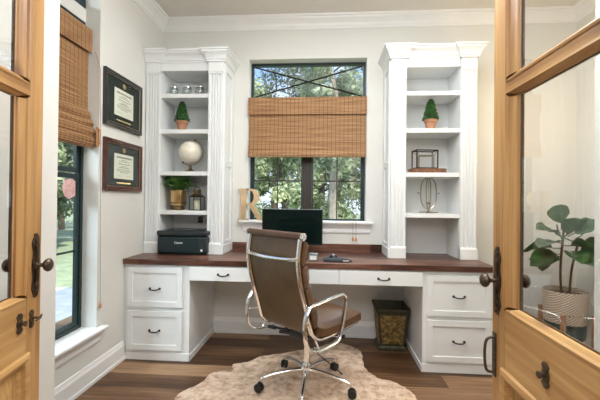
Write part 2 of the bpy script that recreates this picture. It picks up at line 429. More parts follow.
tr.tube([(x0, 3.318, z0), (x1, 3.318, z1)], .007, 6); tr.tube([(x0, 3.312, z1), (x1, 3.312, z0)], .007, 6)
tr.build('transom_cross', M['mullion'], w1)
MB().box(WX0 + .02, WX1 - .02, 3.322, 3.326, 2.18, WZ1 - .02).build('transom_pane', M['glass'], w1)
# stool and apron under it
st = MB().box(WX0 - .065, WX1 + .06, YB - .055, YB, 1.012, 1.032, .004).box(WX0, WX1, YB - .01, 3.30, 1.012, 1.03)
APR = [(0, .928), (.010, .928), (.014, .94), (.014, .965), (.022, .978), (.030, .992), (.040, 1.002), (.042, 1.012), (0, 1.012)]
def apron(mb, path, side):
    mb.sweep(path, APR, side)
apron(st, [(WX0 - .03, YB), (WX0 - .029, YB - .0005), (WX1 + .029, YB - .0005), (WX1 + .03, YB)], -1)
st.build('window_sill', M['trim'], w1)

w2 = thing('window_2', kind='structure', loc=(XL - .1, (LY0 + LY1) / 2, LZ0))
f = MB(); frame_rect(f, 'x', -1.669, -1.625, LY0, LY1, LZ0 + .015, 2.40, .024); frame_rect(f, 'x', -1.669, -1.625, LY0, LY1, 2.49, LZ1, .024)
f.build('window_frame', M['frame'], w2)
MB().box(-1.668, -1.622, LY0, LY1, 2.40, 2.49).build('transom_panel', M['wall'], w2)
for (a, b) in ((.375, 1.375), (1.385, 2.375)):
    s_ = MB(); frame_rect(s_, 'x', -1.655 if a > 1 else -1.650, -1.636 if a > 1 else -1.632, LY0 + .025, LY1 - .025, a, b, .03)
    sf = s_.build('sash', M['frame'], w2)
    MB().box(-1.648, -1.642, LY0 + .05, LY1 - .05, a + .02, b - .02).build('pane', M['glass'], sf)
    if a < 1: MB().box(-1.652, -1.640, LY0 + .05, LY1 - .05, .862, .874).build('muntin', M['frame'], sf)
MB().box(-1.65, -1.645, LY0 + .02, LY1 - .02, 2.51, LZ1 - .02).build('transom_pane', M['glass'], w2)
st = MB().box(XL, XL + .055, LY0 - .03, LY1 + .06, .335, .352, .004).box(-1.625, XL + .01, LY0, LY1, .335, .35)
A2 = [(o, z - .677) for o, z in APR]
st.sweep([(XL, LY0 - .02), (XL, LY1 + .03)], A2, -1)
st.build('window_sill', M['trim'], w2)
ms = Matrix.Translation((0, 0, 0))
d_ = MB(); d_.lathe([(.001, 0), (.068, 0), (.068, .0015), (.001, .0015)], (-1.6405, 2.165, 1.28), 'x', 8)
d_.build('window_decal', M['pinksign'], label='faded pink round decal stuck on the left window pane', cat='decal')

# ------------------------------------------------------------------ bamboo shades
def shade(name, axis, face, u0, u1, zt, zv, zb, label, cordpts, bulge=1):
    """axis 'x': hangs along x at y=face (room toward -y). axis 'y': along y at x=face (room toward +x)"""
    loc = ((u0 + u1) / 2, face, zt) if axis == 'x' else (face, (u0 + u1) / 2, zt)
    t = thing(name, label, 'window shade', loc)
    mat = M['bamboo_x'] if axis == 'x' else M['bamboo_y']
    def pr(prof, a, b, nm, m=mat):
        mb = MB()
        if axis == 'x': mb.prism([(face - o, z) for o, z in prof], 0, a, b)
        else: mb.prism([(face + o, z) for o, z in prof], 1, a, b)
        return mb.build(nm, m, t)
    pr([(.0, zt), (.03, zt), (.032, zt - .004), (.032, zv), (.026, zv), (.026, zt - .012), (0, zt - .012)], u0 - .002, u1 + .002, 'valence')
    d = .075
    prof = [(.004, zt - .015), (.012, zt - .015), (.012, zb + .17), (.022, zb + .155), (.026, zb + .14), (.022, zb + .115), (.034, zb + .10), (.038, zb + .08),
            (.033, zb + .06), (.046, zb + .045), (.05, zb + .022), (.044, zb + .004), (.028, zb), (.010, zb + .008), (.004, zb + .03)]
    if bulge > 1:
        prof = [(.004, zt - .015), (.012, zt - .015), (.012, zb + .26), (.03, zb + .235), (.036, zb + .215), (.028, zb + .195), (.048, zb + .18), (.056, zb + .16), (.046, zb + .14),
                (.064, zb + .125), (.072, zb + .10), (.062, zb + .08), (.074, zb + .066), (.076, zb + .04), (.064, zb + .012), (.044, zb), (.02, zb + .004), (.004, zb + .03)]
    pr(prof, u0 + .003, u1 - .003, 'woven_panel')
    mb = MB()
    if cordpts:
        for c in cordpts: mb.tube(c, .0016, 5)
        mb.build('pull_cord', M['cord'], t)
        for c in cordpts:
            p = c[-1]; q = MB(); q.lathe([(.002, 0.0), (.006, -.004), (.009, -.018), (.010, -.03), (.006, -.038), (.001, -.04)], p, 'z', 10)
            q.build('tassel', M['tassel'], t, True)
    return t
shade('woven_shade', 'x', 3.186, -.700, .360, 2.142, 1.988, 1.602, 'brown woven bamboo shade half lowered over the back window', 
      [[(.245, 3.128, 1.60), (.246, 3.126, .90)], [(.272, 3.128, 1.60), (.273, 3.126, .90)]])
s2 = shade('woven_shade', 'y', -1.603, 1.615, 2.262, 2.345, 2.19, 1.548, 'tan woven bamboo shade half lowered over the left window',
      [[(-1.535, 2.245, 2.19), (-1.508, 2.262, 2.08), (-1.504, 2.272, 1.3), (-1.504, 2.286, .515)]], 2)
q = MB(); q.box(XL, XL + .008, 2.236, 2.262, 1.56, 1.69, .003); q.tube([(XL + .008, 2.249, 1.58), (XL + .022, 2.249, 1.575), (XL + .024, 2.249, 1.67), (XL + .008, 2.249, 1.675)], .004, 6)
q.build('cord_cleat', M['tassel'], label='small brown cord cleat on the wall beside the left window', cat='cord cleat')

# ------------------------------------------------------------------ desk
def handle(parent, x, z, y=2.576):
    h = MB()
    pts = [(x - .038, y, z + .004), (x - .037, y - .014, z + .003), (x - .02, y - .022, z - .002), (x, y - .024, z - .003), (x + .02, y - .022, z - .002), (x + .037, y - .014, z + .003), (x + .038, y, z + .004)]
    h.tube(catmull(pts, 4), [.0045] * 25, 8)
    for sx in (-1, 1): h.lathe([(.009, 0), (.009, -.003), (.005, -.005)], (x + sx * .038, y, z + .004), 'y', 10)
    h.build('handle', M['bronze'], parent, True)
def drawer(parent, xa, xb, za, zb, hx, hz, y=2.595, bar=.042):
    d = MB()
    f0, f1 = y - .018, y
    if zb - za > .15:
        d.box(xa, xa + bar, f0, f1, za, zb, .0015).box(xb - bar, xb, f0, f1, za, zb, .0015)
        d.box(xa + bar, xb - bar, f0, f1, za, za + bar, .0015).box(xa + bar, xb - bar, f0, f1, zb - bar, zb, .0015)
        d.box(xa + bar - .002, xb - bar + .002, f0 + .008, f1, za + bar - .002, zb - bar + .002)
        hy = f0 + .008
    else:
        d.box(xa, xb, f0, f1, za, zb, .0015); hy = f0
    dr = d.build('drawer', M['white'], parent); handle(dr, hx, hz, hy)
def pedestal(x0, x1, dx0, dx1, label, zs):
    t = thing('drawer_cabinet', label, 'cabinet', ((x0 + x1) / 2, 2.9, 0))
    b = MB(); b.box(x0, x1, 2.595, YB - .001, .0, .721)
    b.build('body', M['white'], t)
    b = MB(); b.box(x0 if x0 > 0 else x0 + .022, x1 + (.0 if x0 > 0 else .008), 2.588, 2.595, 0, .06, .002)
    if x0 > 0: b.box(x0 - .008, x0, 2.588, YB - .02, 0, .045, .002)
    else: b.box(x1, x1 + .008, 2.588, YB - .02, 0, .045, .002)
    b.build('base_trim', M['trim'], t)
    for (a, c, hz) in zs: drawer(t, dx0, dx1, a, c, (dx0 + dx1) / 2, hz)
pedestal(XL + .001, -1.008, -1.486, -1.060, 'white two-drawer base cabinet under the left end of the desk', [(.402, .700, .536), (.078, .372, .222)])
pedestal(.704, 1.20, .732, 1.178, 'white two-drawer base cabinet under the right end of the desk', [(.402, .690, .541), (.078, .374, .222)])
t = thing('drawer_apron', 'white row of three shallow drawers below the worktop over the knee space', 'drawers', (-.152, 2.9, .6))
MB().box(-1.007, .703, 2.588, YB - .001, .608, .721).build('body', M['white'], t)
for (a, b, hx) in ((-1.0, -.418, -.747), (-.412, .104, -.155), (.110, .697, .425)): drawer(t, a, b, .612, .712, hx, .657, 2.589)
t = thing('worktop', 'long dark walnut worktop spanning the white drawer cabinets', 'worktop', (-.16, 2.9, .722))
MB().box(XL + .001, 1.203, YD, YB - .001, .722, .762, .003).build('slab', M['walnut'], t)
MB().box(-.852, .509, YB - .022, YB - .001, .762, .830, .002).build('backsplash', M['walnut'], t)

# ------------------------------------------------------------------ bookcases
ZSH = [(2.068, 2.102), (1.768, 1.803), (1.414, 1.449), (1.087, 1.121)]
def bookcase(x0, x1, side_in, wallside, label):
    """x0..x1 outer; side_in: +1 when the free inner side is at x1, -1 when at x0"""
    t = thing('bookcase', label, 'bookcase', ((x0 + x1) / 2, 3.04, .762))
    pw = .125; pl, prr = (x0, x0 + pw), (x1 - pw, x1)
    b = MB()
    b.box(x0, x0 + .02, YC + .02, YB - .001, .762, 2.40).box(x1 - .02, x1, YC + .02, YB - .001, .762, 2.40)
    b.box(x0 + pw - .02, x0 + pw, YC + .005, YB - .02, .762, 2.30).box(x1 - pw, x1 - pw + .02, YC + .005, YB - .02, .762, 2.30)
    b.box(x0, x1, YC + .02, YB - .001, 2.40, 2.42)
    b.box(x0 + pw, x1 - pw, YC + .01, YB - .02, 2.297, 2.315)
    b.build('carcass', M['white'], t)
    MB().box(x0 + pw, x1 - pw, YB - .02, YB - .002, .762, 2.297).build('back_panel', M['white'], t)
    b = MB()
    b.box(x0 + pw, x1 - pw, YC + .004, YC + .02, 2.295, 2.40)
    b.build('frieze', M['white'], t)
    for (a, c) in (pl, prr):
        p = MB(); yf = YC - .012; yb = YC + .02
        # fluted shaft
        pts = [(a + .004, yb), (a + .004, yf)]
        fl0, fl1 = a + .018, c - .018; nfl = 4; wv = (fl1 - fl0) / nfl
        for i in range(nfl):
            u0 = fl0 + i * wv + wv * .14; u1 = fl0 + (i + 1) * wv - wv * .14
            for k in range(5):
                th = PI * k / 4; pts.append(((u0 + u1) / 2 - math.cos(th) * (u1 - u0) / 2, yf + math.sin(th) * .013))
        pts += [(c - .004, yf), (c - .004, yb)]
        p.prism(pts, 2, .855, 2.265)
        p.box(a, c, yf - .008, yb, .762, .845, .002).prism([(yb, .845), (yf - .008, .845), (yf, .857), (yb, .857)], 0, a, c)
        p.box(a + .002, c - .002, yf - .002, yb, 2.262, 2.275, .001).box(a - 0, c + 0, yf - .006, yb, 2.275, 2.30, .002).box(a + .002, c - .002, yf - .002, yb, 2.30, 2.40)
        p.build('fluted_pilaster', M['white'], t)
    # side panel with recessed fields on the free sides
    sides = []
    if side_in > 0 or not wallside: sides.append((x1, 1))
    if side_in < 0 or not wallside: sides.append((x0, -1))
    for (xs, sg) in sides:
        p = MB(); xa, xb = (xs, xs + .010) if sg > 0 else (xs - .010, xs)
        for (ya, yb_, za, zb) in ((YC + .02, YC + .075, .762, 2.40), (YB - .07, YB - .001, .762, 2.40), (YC + .075, YB - .07, .762, .87), (YC + .075, YB - .07, 2.30, 2.40), (YC + .075, YB - .07, 1.50, 1.56)):
            p.box(xa, xb, ya, yb_, za, zb, .001)
        p.box(min(xs, xs + sg * .016), max(xs, xs + sg * .016), YC - .015, YB - .023, .762, .835, .002)
        p.build('side_panel', M['white'], t)
        h = MB(); h.lathe([(.003, 0), (.003, .02 * sg), (.009, .022 * sg), (.009, .026 * sg), (.001, .028 * sg)], (xs + sg * .01, YC + .06, 1.535), 'x', 10)
        h.build('peg', M['white'], t, True)
    for (a, c) in ZSH:
        MB().box(x0 + pw, x1 - pw, YC + .004, YB - .02, a, c, .0015).build('shelf', M['white'], t)
    # crown with break-front over pilasters
    CP = [(0, 2.360), (.006, 2.360), (.007, 2.374), (.013, 2.378), (.016, 2.392), (.025, 2.412), (.038, 2.426), (.044, 2.432), (.046, 2.444), (.054, 2.447), (.054, 2.461), (0, 2.461)]
    y1 = YC + .004; y2 = YC - .018
    path = []
    xi0 = x0 if (wallside and side_in > 0) else x0
    if not (wallside and side_in > 0): path += [(x0 - .006, YB - .001)]
    path += [(x0 - (.0 if wallside and side_in > 0 else .006), y2), (x0 + pw + .004, y2), (x0 + pw + .004, y1), (x1 - pw - .004, y1), (x1 - pw - .004, y2), (x1 + .006, y2), (x1 + .006, YB - .001)]
    MB().sweep(path, CP, -1).build('crown_moulding', M['white'], t)
    MB().box(x0, x1, YC, YB - .001, 2.42, 2.458).build('crown_blocking', M['white'], t)
    return t
bookcase(XL + .004, -.854, 1, True, 'white fluted bookcase holding globe and printer, left of the window')
bookcase(.520, 1.190, -1, False, 'white fluted bookcase holding wire ornaments, right of the window')

# ------------------------------------------------------------------ french doors
def french_door(name, hinge, rotz, s, W, kz, ros_at):
    """local x from hinge to free edge, camera side is s*y"""
    t = thing(name, kind='structure', loc=(hinge[0], hinge[1], 0), rotz=rotz, local=True)
    T = .042
    def bx(mb, u0, u1, t0, t1, z0, z1, bev=0):
        a, b = sorted((-s * t0, -s * t1)); mb.box(u0, u1, a, b, z0, z1, bev); return mb
    SW = .080
    Z0, ZT = .012, 2.43
    for (a, b) in ((W - SW, W), (0, SW)):
        m = MB(); bx(m, a, b, 0, T, Z0, ZT, .003); m.build('stile', M['pine_v'], t)
    rails = [(Z0, .17), (.700, .888), (1.553, 1.588), (2.29, ZT)]
    for (a, b) in rails:
        m = MB(); bx(m, SW, W - SW, .0, T, a, b, .002); m.build('rail', M['pine_h'], t)
    def ring(mb, u0, u1, z0, z1, levels):
        # levels: list of (inset, depth); both faces mirrored about T/2
        for fl in (0, 1):
            L = [(i, d if fl == 0 else T - d) for i, d in levels]
            vs = []; n = len(L)
            for (i, d) in L:
                y = -s * d
                vs += [(u0 + i, y, z0 + i), (u1 - i, y, z0 + i), (u1 - i, y, z1 - i), (u0 + i, y, z1 - i)]
            fs = []
            for k in range(n - 1):
                for j in range(4): fs.append([k * 4 + j, k * 4 + (j + 1) % 4, (k + 1) * 4 + (j + 1) % 4, (k + 1) * 4 + j])
            mb._faces(vs, fs)
    lv = [(-.004, -.004), (.006, -.007), (.012, -.003), (.016, .003), (.03, .008), (.042, .011), (.044, .016), (.05, .0175)]
    lvs = [(-.003, -.002), (.004, -.003), (.008, .004), (.016, .010), (.018, .0165)]
    for (za, zb) in ((.888, 1.553), (1.588, 2.29)):
        m = MB()
        # wide moulding on the uprights, narrow on the rails
        for fl in (0, 1):
            for side_ in (0, 1):
                vs = []; L = lv
                for (i, d) in L:
                    y = -s * (d if fl == 0 else T - d); u = (SW + i) if side_ == 0 else (W - SW - i); iz = min(i, .018) if i > 0 else i
                    vs += [(u, y, za + iz), (u, y, zb - iz)]
                m._faces(vs, [[2 * k, 2 * k + 1, 2 * k + 3, 2 * k + 2] for k in range(len(L) - 1)])
        m.build('upright_moulding', M['pine_v'], t)
        m = MB()
        for fl in (0, 1):
            for side_ in (0, 1):
                vs = []; L = lvs
                for (i, d) in L:
                    y = -s * (d if fl == 0 else T - d); z = (za + i) if side_ == 0 else (zb - i); iu = max(i, 0) * .05 / .018
                    vs += [(SW + iu, y, z), (W - SW - iu, y, z)]
                m._faces(vs, [[2 * k, 2 * k + 1, 2 * k + 3, 2 * k + 2] for k in range(len(L) - 1)])
        m.build('rail_moulding', M['pine_h'], t)
        m = MB(); bx(m, SW + .03, W - SW - .03, .0185, .0235, za + .01, zb - .01); m.build('pane', M['doorglass'], t)
        m = MB()
        for (a, b) in ((SW + .05, SW + .053), (W - SW - .053, W - SW - .05)): bx(m, a, b, .0165, .0255, za + .018, zb - .018)
        m.build('glazing_strip', M['pinedark'], t)
    # lower panel
    m = MB(); ring(m, SW, W - SW, .17, .700, [(-.012, -.001), (-.008, -.010), (.004, -.013), (.014, -.008), (.02, .002), (.032, .010)])
    m.build('panel_moulding', M['pine_h'], t)
    m = MB(); bx(m, SW + .005, W - SW - .005, .011, T - .011, .175, .695)
    ring(m, SW + .03, W - SW - .03, .20, .67, [(.0, .011), (.045, .004), (.05, .002)])
    bx(m, SW + .08, W - SW - .08, .002, T - .002, .25, .62)
    m.build('panel', M['pine_v'], t)
    # hardware
    def plate(mb, uc, zc, hw, hh, side):
        pts = []
        n = 40
        for k in range(n):
            a = 2 * PI * k / n; z = math.sin(a); u = math.cos(a)
            k1 = 1 + .26 * math.cos(8 * math.asin(max(-1, min(1, z)))) * (1 if abs(z) > .3 else .3)
            uu = (abs(u) ** .45) * (1 if u >= 0 else -1) * hw * k1
            pts.append((uc + uu, zc + z * hh))
        y0 = -s * (0 if side == 0 else T); y1 = y0 + (s if side == 0 else -s) * .004
        mb.prism(pts, 1, min(y0, y1), max(y0, y1)); return y1
    KP = [(.016, 0), (.016, .003), (.010, .005), (.007, .009), (.007, .020), (.012, .024), (.019, .029), (.0225, .036), (.021, .042), (.015, .047), (.008, .049), (.001, .050)]
    for side in (0, 1):
        dirn = s if side == 0 else -s
        uk = W - .036
        m = MB(); y1 = plate(m, uk, kz, .019, .108, side); y2 = y1 + dirn * .003
        for zc in (kz - .088, kz - .065, kz + .065, kz + .088):
            m.lathe([(.010, y1), (.010, y1 + dirn * .004), (.004, y1 + dirn * .007)], (uk, 0, zc), 'y', 10)
        m.tube([(uk, y1, kz - .10), (uk, y1 + dirn * .003, kz - .07), (uk, y1 + dirn * .004, kz), (uk, y1 + dirn * .003, kz + .07), (uk, y1, kz + .10)], .006, 8)
        pm = m.build('lock_plate', M['iron'], t, True)
        m = MB(); m.lathe([(r_, y1 + dirn * h_) for r_, h_ in KP], (uk, 0, kz), 'y', 20); m.build('knob', M['iron'], pm, True)
    # lower rosettes with turn and slide pull on the visible face
    m = MB(); y1 = plate(m, ros_at[0], ros_at[1], .013, .032, 0); m.lathe([(.006, y1), (.006, y1 + s * .010), (.009, y1 + s * .012), (.009, y1 + s * .016), (.002, y1 + s * .018)], (ros_at[0], 0, ros_at[1]), 'y', 12)
    m.build('rosette', M['iron'], t, True)
    if len(ros_at) > 2:
        m = MB(); y1 = plate(m, W - .055, .815, .011, .030, 0)
        ros = m.build('rosette', M['iron'], t, True)
        m = MB(); m.tube([(W - .055, y1, .818), (W - .055, y1 + s * .020, .818)], .004, 8)
        m.tube([(W - .072, y1 + s * .020, .813), (W - .055, y1 + s * .023, .818), (W - .038, y1 + s * .020, .823)], [.003, .005, .003], 8)
        m.build('turn_lever', M['iron'], ros, True)
    return t
d1 = french_door('door_1', (-.83, .5), R(103), -1, .683, .990, (.565, .820, 1))
d2 = french_door('door_2', (.55, .5), R(90), 1, .702, .970, (.419, .792))
# extra bar pull on the right door
m = MB(); W = .702
m.box(W - .030, W - .008, 0, .004, .66, .80, .001)
m.tube(catmull([(W - .019, .004, .785), (W - .019, .026, .775), (W - .019, .032, .73), (W - .019, .026, .68), (W - .019, .004, .672)], 5), .0045, 8)
m.build('pull_handle', M['iron'], d2, True)

# ------------------------------------------------------------------ diplomas
def diploma(yc0, yc1, z0, z1, fm, mm, label, tilt):
    t = thing('framed_diploma', label, 'diploma', (XL, (yc0 + yc1) / 2, z0))
    x = XL + .001; fw = .035
    m = MB()
    FP = [(0, 0), (.022, 0), (.024, .008), (.020, .016), (.022, .024), (.012, fw), (0, fw)]   # (out from wall, inset)
    vs = []; fs = []; k = len(FP)
    for (o, i) in FP: vs += [(x + o, yc0 + i, z0 + i), (x + o, yc1 - i, z0 + i), (x + o, yc1 - i, z1 - i), (x + o, yc0 + i, z1 - i)]
    for a in range(k):
        b = (a + 1) % k
        for j in range(4): fs.append([a * 4 + j, a * 4 + (j + 1) % 4, b * 4 + (j + 1) % 4, b * 4 + j])
    m._faces(vs, fs); m.build('frame', fm, t)
    m = MB(); i0 = fw - .006
    for (a, b, c, d) in ((yc0 + i0, yc0 + i0 + .004, z0 + i0, z1 - i0), (yc1 - i0 - .004, yc1 - i0, z0 + i0, z1 - i0), (yc0 + i0, yc1 - i0, z0 + i0, z0 + i0 + .004), (yc0 + i0, yc1 - i0, z1 - i0 - .004, z1 - i0)):
        m.box(x + .010, x + .016, a, b, c, d)
    m.build('gold_fillet', M['gold'], t)
    MB().box(x, x + .008, yc0 + fw - .004, yc1 - fw + .004, z0 + fw - .004, z1 - fw + .004).build('mat_board', mm, t)
    w_, h_ = yc1 - yc0, z1 - z0
    a, b, c, d = yc0 + w_ * .25, yc1 - w_ * .24, z0 + h_ * .24, z1 - h_ * .26
    ce = MB().box(x + .008, x + .010, a, b, c, d).build('certificate', M['paper'], t)
    m = MB(); hh = d - c; ww = b - a
    for (fz, wd, th) in ((.86, .8, .012), (.76, .3, .004), (.70, .55, .004), (.60, .6, .005), (.52, .3, .004), (.46, .5, .006), (.38, .75, .004), (.32, .7, .004), (.26, .4, .004)):
        yc = (a + b) / 2; y = yc - ww * wd / 2
        while y < yc + ww * wd / 2:
            l = random.uniform(.006, .018); m.box(x + .010, x + .0106, y, min(y + l, yc + ww * wd / 2), c + hh * fz - th / 2, c + hh * fz + th / 2); y += l + .004
    for f0 in (.12, .62): m.box(x + .010, x + .0106, a + ww * f0, a + ww * (f0 + .24), c + hh * .12, c + hh * .125)
    m.build('printed_text', M['ink'], ce)
    m = MB(); m.lathe([(.001, 0), (.017, 0), (.017, .003), (.012, .005), (.001, .006)], (x + .008, (yc0 + yc1) / 2, z1 - h_ * .175), 'x', 20)
    for k in range(10):
        an = 2 * PI * k / 10; m.ball((x + .009, (yc0 + yc1) / 2 + math.cos(an) * .018, z1 - h_ * .175 + math.sin(an) * .018), .003, u=6, v=4)
    m.build('gold_seal', M['gold'], t, True)
    m = MB(); y = (yc0 + yc1) / 2 - .09
    pts = []
    for k in range(61): pts.append((x + .0095, y + .18 * k / 60, z0 + h_ * .155 + .005 * math.sin(k * 1.7) + .002 * math.sin(k * .6)))
    m.tube(pts, .0014, 4); m.build('gold_script', M['gold'], t)
    MB().box(x + .0112, x + .0122, yc0 + fw - .008, yc1 - fw + .008, z0 + fw - .008, z1 - fw + .008).build('glass', M['glass'], t)
diploma(2.303, 2.785, 1.728, 2.120, M['blackframe'], M['matgreen'], 'black framed diploma with green mat, the upper one on the left wall', 0)
diploma(2.308, 2.798, 1.273, 1.640, M['mahogany'], M['matgrey'], 'reddish-brown framed diploma, the lower one on the left wall', 0)

# ------------------------------------------------------------------ shelf objects
def mug(x, y, z, label):
    t = thing('glass_mug', label, 'mug', (x, y, z), group='glass mugs on the top shelf', local=True)
    m = MB(); m.lathe([(.001, 0), (.026, 0), (.034, .012), (.040, .03), (.040, .05), (.036, .06), (.034, .06), (.038, .048), (.037, .03), (.031, .014), (.024, .006), (.001, .006)], seg=20)
    m.build('cup', M['jar'], t, True)
    m = MB(); m.tube(catmull([(.036, 0, .05), (.058, 0, .05), (.064, 0, .034), (.054, 0, .018), (.034, 0, .016)], 4), .004, 8)
    m.build('handle', M['jar'], t, True)
    m = MB(); m.lathe([(.036, .056), (.040, .058), (.040, .064), (.036, .066), (.034, .060)], seg=20); m.build('silver_rim', M['chrome'], t, True)
    t.scale = (1, 1, 1.3)
    return t
m0 = mug(-1.322, 2.985, 2.1025, 'small clear glass mug on the top left shelf, leftmost of three')
dup(m0, (-1.205, 2.985, 2.1025), 0, 'small clear glass mug on the top left shelf, middle of three')
dup(m0, (-1.092, 2.985, 2.1025), 0, 'small clear glass mug on the top left shelf, rightmost of three')

def leafquads(mb, c, n, rfun, size, seed):
    rnd = random.Random(seed)
    for i in range(n):
        p, nrm = rfun(rnd)
        t = Vector((rnd.uniform(-1, 1), rnd.uniform(-1, 1), rnd.uniform(-1, 1))).normalized()
        nn = (nrm + t * .9).normalized(); u = nn.cross(Vector((rnd.uniform(-1, 1), rnd.uniform(-1, 1), rnd.uniform(-1, 1)))).normalized(); v = nn.cross(u)
        L = size * rnd.uniform(.7, 1.3); Wd = L * .55; p = Vector(p)
        q = [p - u * L * .5, p - v * Wd * .5 + nn * L * .08, p + u * L * .5, p + v * Wd * .5 + nn * L * .08]
        vs = [mb.bm.verts.new(x) for x in q]; mb.bm.faces.new(vs)
def topiary(x, y, z, label, s=1):
    t = thing('potted_topiary', label, 'potted plant', (x, y, z), group='small cone topiaries in terracotta pots', local=True)
    pot = MB().lathe([(.001, 0), (.034 * s, 0), (.044 * s, .06), (.052 * s, .062), (.053 * s, .084), (.047 * s, .084), (.044 * s, .07), (.001, .07)], seg=24)
    pot.build('pot', M['terracotta'], t, True)
    MB().tube([(0, 0, .06), (0, 0, .22)], .006, 6).build('stem', M['stem'], t)
    f = MB()
    def rf(r):
        h = r.random() ** 1.3; a = r.uniform(0, 2 * PI); rad = (.042 * (1 - h) + .018) * (.7 + .4 * r.random()); z = .085 + h * .165
        if h > .9: rad *= .7
        return (math.cos(a) * rad, math.sin(a) * rad, z), Vector((math.cos(a), math.sin(a), .3))
    leafquads(f, 0, 1700, rf, .017, 5)
    f.lathe([(.001, .088), (.03, .09), (.034, .11), (.022, .17), (.008, .22), (.001, .23)], seg=9)
    f.build('foliage', M['leaf'], t)
    return t
tp = topiary(-1.237, 2.965, 1.8035, 'small cone topiary in a clay pot on the left bookcase')
dup(tp, (.857, 2.965, 1.8035), 0, 'small cone topiary in a clay pot on the right bookcase')

# globe
gx, gy, gz = -1.172, 3.0, 1.4495
t = thing('desk_globe', 'cream globe on an arched brass stand on the left bookcase', 'globe', (gx, gy, gz))
g = MB(); g.ball((gx, gy, gz + .175), .098, u=32, v=20); g.build('sphere', M['globe'], t, True)
g = MB()
tl = R(20); R_ = .112
arc = []
for k in range(25):
    a = R(-112 + 196 * k / 24)
    arc.append((gx + R_ * math.cos(a) , gy, gz + .175 + R_ * math.sin(a)))
rot = Matrix.Translation((gx, gy, gz + .175)) @ Matrix.Rotation(R(15), 4, 'Y') @ Matrix.Translation((-gx, -gy, -gz - .175))
arc = [rot @ Vector(p) for p in arc]
g.tube(arc, .0045, 8, flat=(1, .6)); g.ball(arc[-1], .009, u=10, v=6); g.ball(arc[0], .009, u=10, v=6)
g.build('meridian_arc', M['brass'], t, True)
g = MB().lathe([(.001, 0), (.055, 0), (.055, .006), (.048, .010), (.030, .018), (.014, .028), (.009, .04), (.013, .048), (.008, .056), (.007, .064), (.001, .066)], (gx - .0, gy, gz), seg=24)
g.build('base', M['brass'], t, True)

# brass planter with fern
px, py, pz = -1.278, 3.0, 1.1215
t = thing('potted_fern', 'leafy green fern in a gold footed planter on the left bookcase', 'potted plant', (px, py, pz))
MB().lathe([(.001, .038), (.050, .038), (.060, .044), (.066, .054), (.068, .170), (.064, .170), (.062, .15), (.001, .15)], (px, py, pz), seg=32).build('planter', M['gold'], t, True)
m = MB().lathe([(.044, .0), (.048, .0), (.048, .036), (.044, .038)], (px, py, pz), seg=32); m.lathe([(.066, .058), (.071, .058), (.071, .066), (.066, .066)], (px, py, pz), seg=32)
for k in range(4):
    a = PI / 4 + k * PI / 2; m.tube([(px + .07 * math.cos(a), py + .07 * math.sin(a), pz + .16), (px + .072 * math.cos(a), py + .072 * math.sin(a), pz + .055), (px + .05 * math.cos(a), py + .05 * math.sin(a), pz + .0)], .003, 6)
m.build('planter_stand', M['brass'], t, True)
f = MB(); rnd = random.Random(3)
for i in range(85):
    a = rnd.uniform(0, 2 * PI); reach = rnd.uniform(.05, .155); up = rnd.uniform(.04, .12); droop = rnd.uniform(0, .05)
    base = Vector((px + .03 * math.cos(a), py + .03 * math.sin(a), pz + .168)); prev = None
    d = Vector((math.cos(a), math.sin(a) * .75, 0))
    for k in range(12):
        s_ = k / 11; p = base + d * reach * s_ + Vector((0, 0, up * math.sin(s_ * PI * .62) * 1.2 - droop * s_ * s_))
        if p.y > 3.16: break
        side = Vector((-d.y, d.x, 0)); ll = .030 * math.sin(PI * min(1, s_ * .85 + .12)) + .006
        if prev is not None:
            for sg in (-1, 1):
                q = [p, p + side * sg * ll * .5 + d * .008 + Vector((0, 0, .003)), p + side * sg * ll + Vector((0, 0, -.004)), p + side * sg * ll * .5 - d * .006]
                f._faces(q, [[0, 1, 2, 3]])
        prev = p
f.build('fronds', M['fern'], t)

# lantern
lx, ly, lz = -1.100, 2.975, 1.1215
t = thing('candle_lantern', 'small black metal and glass lantern with ivory candle beside the fern', 'lantern', (lx, ly, lz))
m = MB(); hw = .048; H1 = .120
for sx in (-1, 1):
    for sy in (-1, 1): m.box(lx + sx * hw - .003, lx + sx * hw + .003, ly + sy * hw - .003, ly + sy * hw + .003, lz, lz + H1)
for z in (0, H1 - .006):
    for sg in (-1, 1):
        m.box(lx - hw, lx + hw, ly + sg * hw - .003, ly + sg * hw + .003, lz + z, lz + z + .006); m.box(lx + sg * hw - .003, lx + sg * hw + .003, ly - hw, ly + hw, lz + z, lz + z + .006)
m.box(lx - hw, lx + hw, ly - hw, ly + hw, lz, lz + .003)
m.build('frame', M['bronze'], t)
m = MB(); m.frustum((lx, ly, lz + H1), .096, .096, (lx, ly, lz + H1 + .02), .05, .05); m.box(lx - .024, lx + .024, ly - .024, ly + .024, lz + H1 + .02, lz + H1 + .05); m.box(lx - .03, lx + .03, ly - .03, ly + .03, lz + H1 + .05, lz + H1 + .054)
m.build('chimney', M['brass'], t)
m = MB(); m.tube([(lx + .026 * math.cos(a), ly, lz + H1 + .054 + .028 * math.sin(a)) for a in [PI * k / 12 for k in range(13)]], .0025, 6); m.build('carry_ring', M['bronze'], t, True)
MB().lathe([(.001, .003), (.027, .003), (.027, .082), (.022, .085), (.001, .083)], (lx, ly, lz), seg=20).build('candle', M['candle'], t, True)
for sg in (-1, 1): MB().box(lx - hw + .003, lx + hw - .003, ly + sg * hw - .001, ly + sg * hw + .001, lz + .006, lz + H1 - .006).build('glass_pane', M['jar'], t)

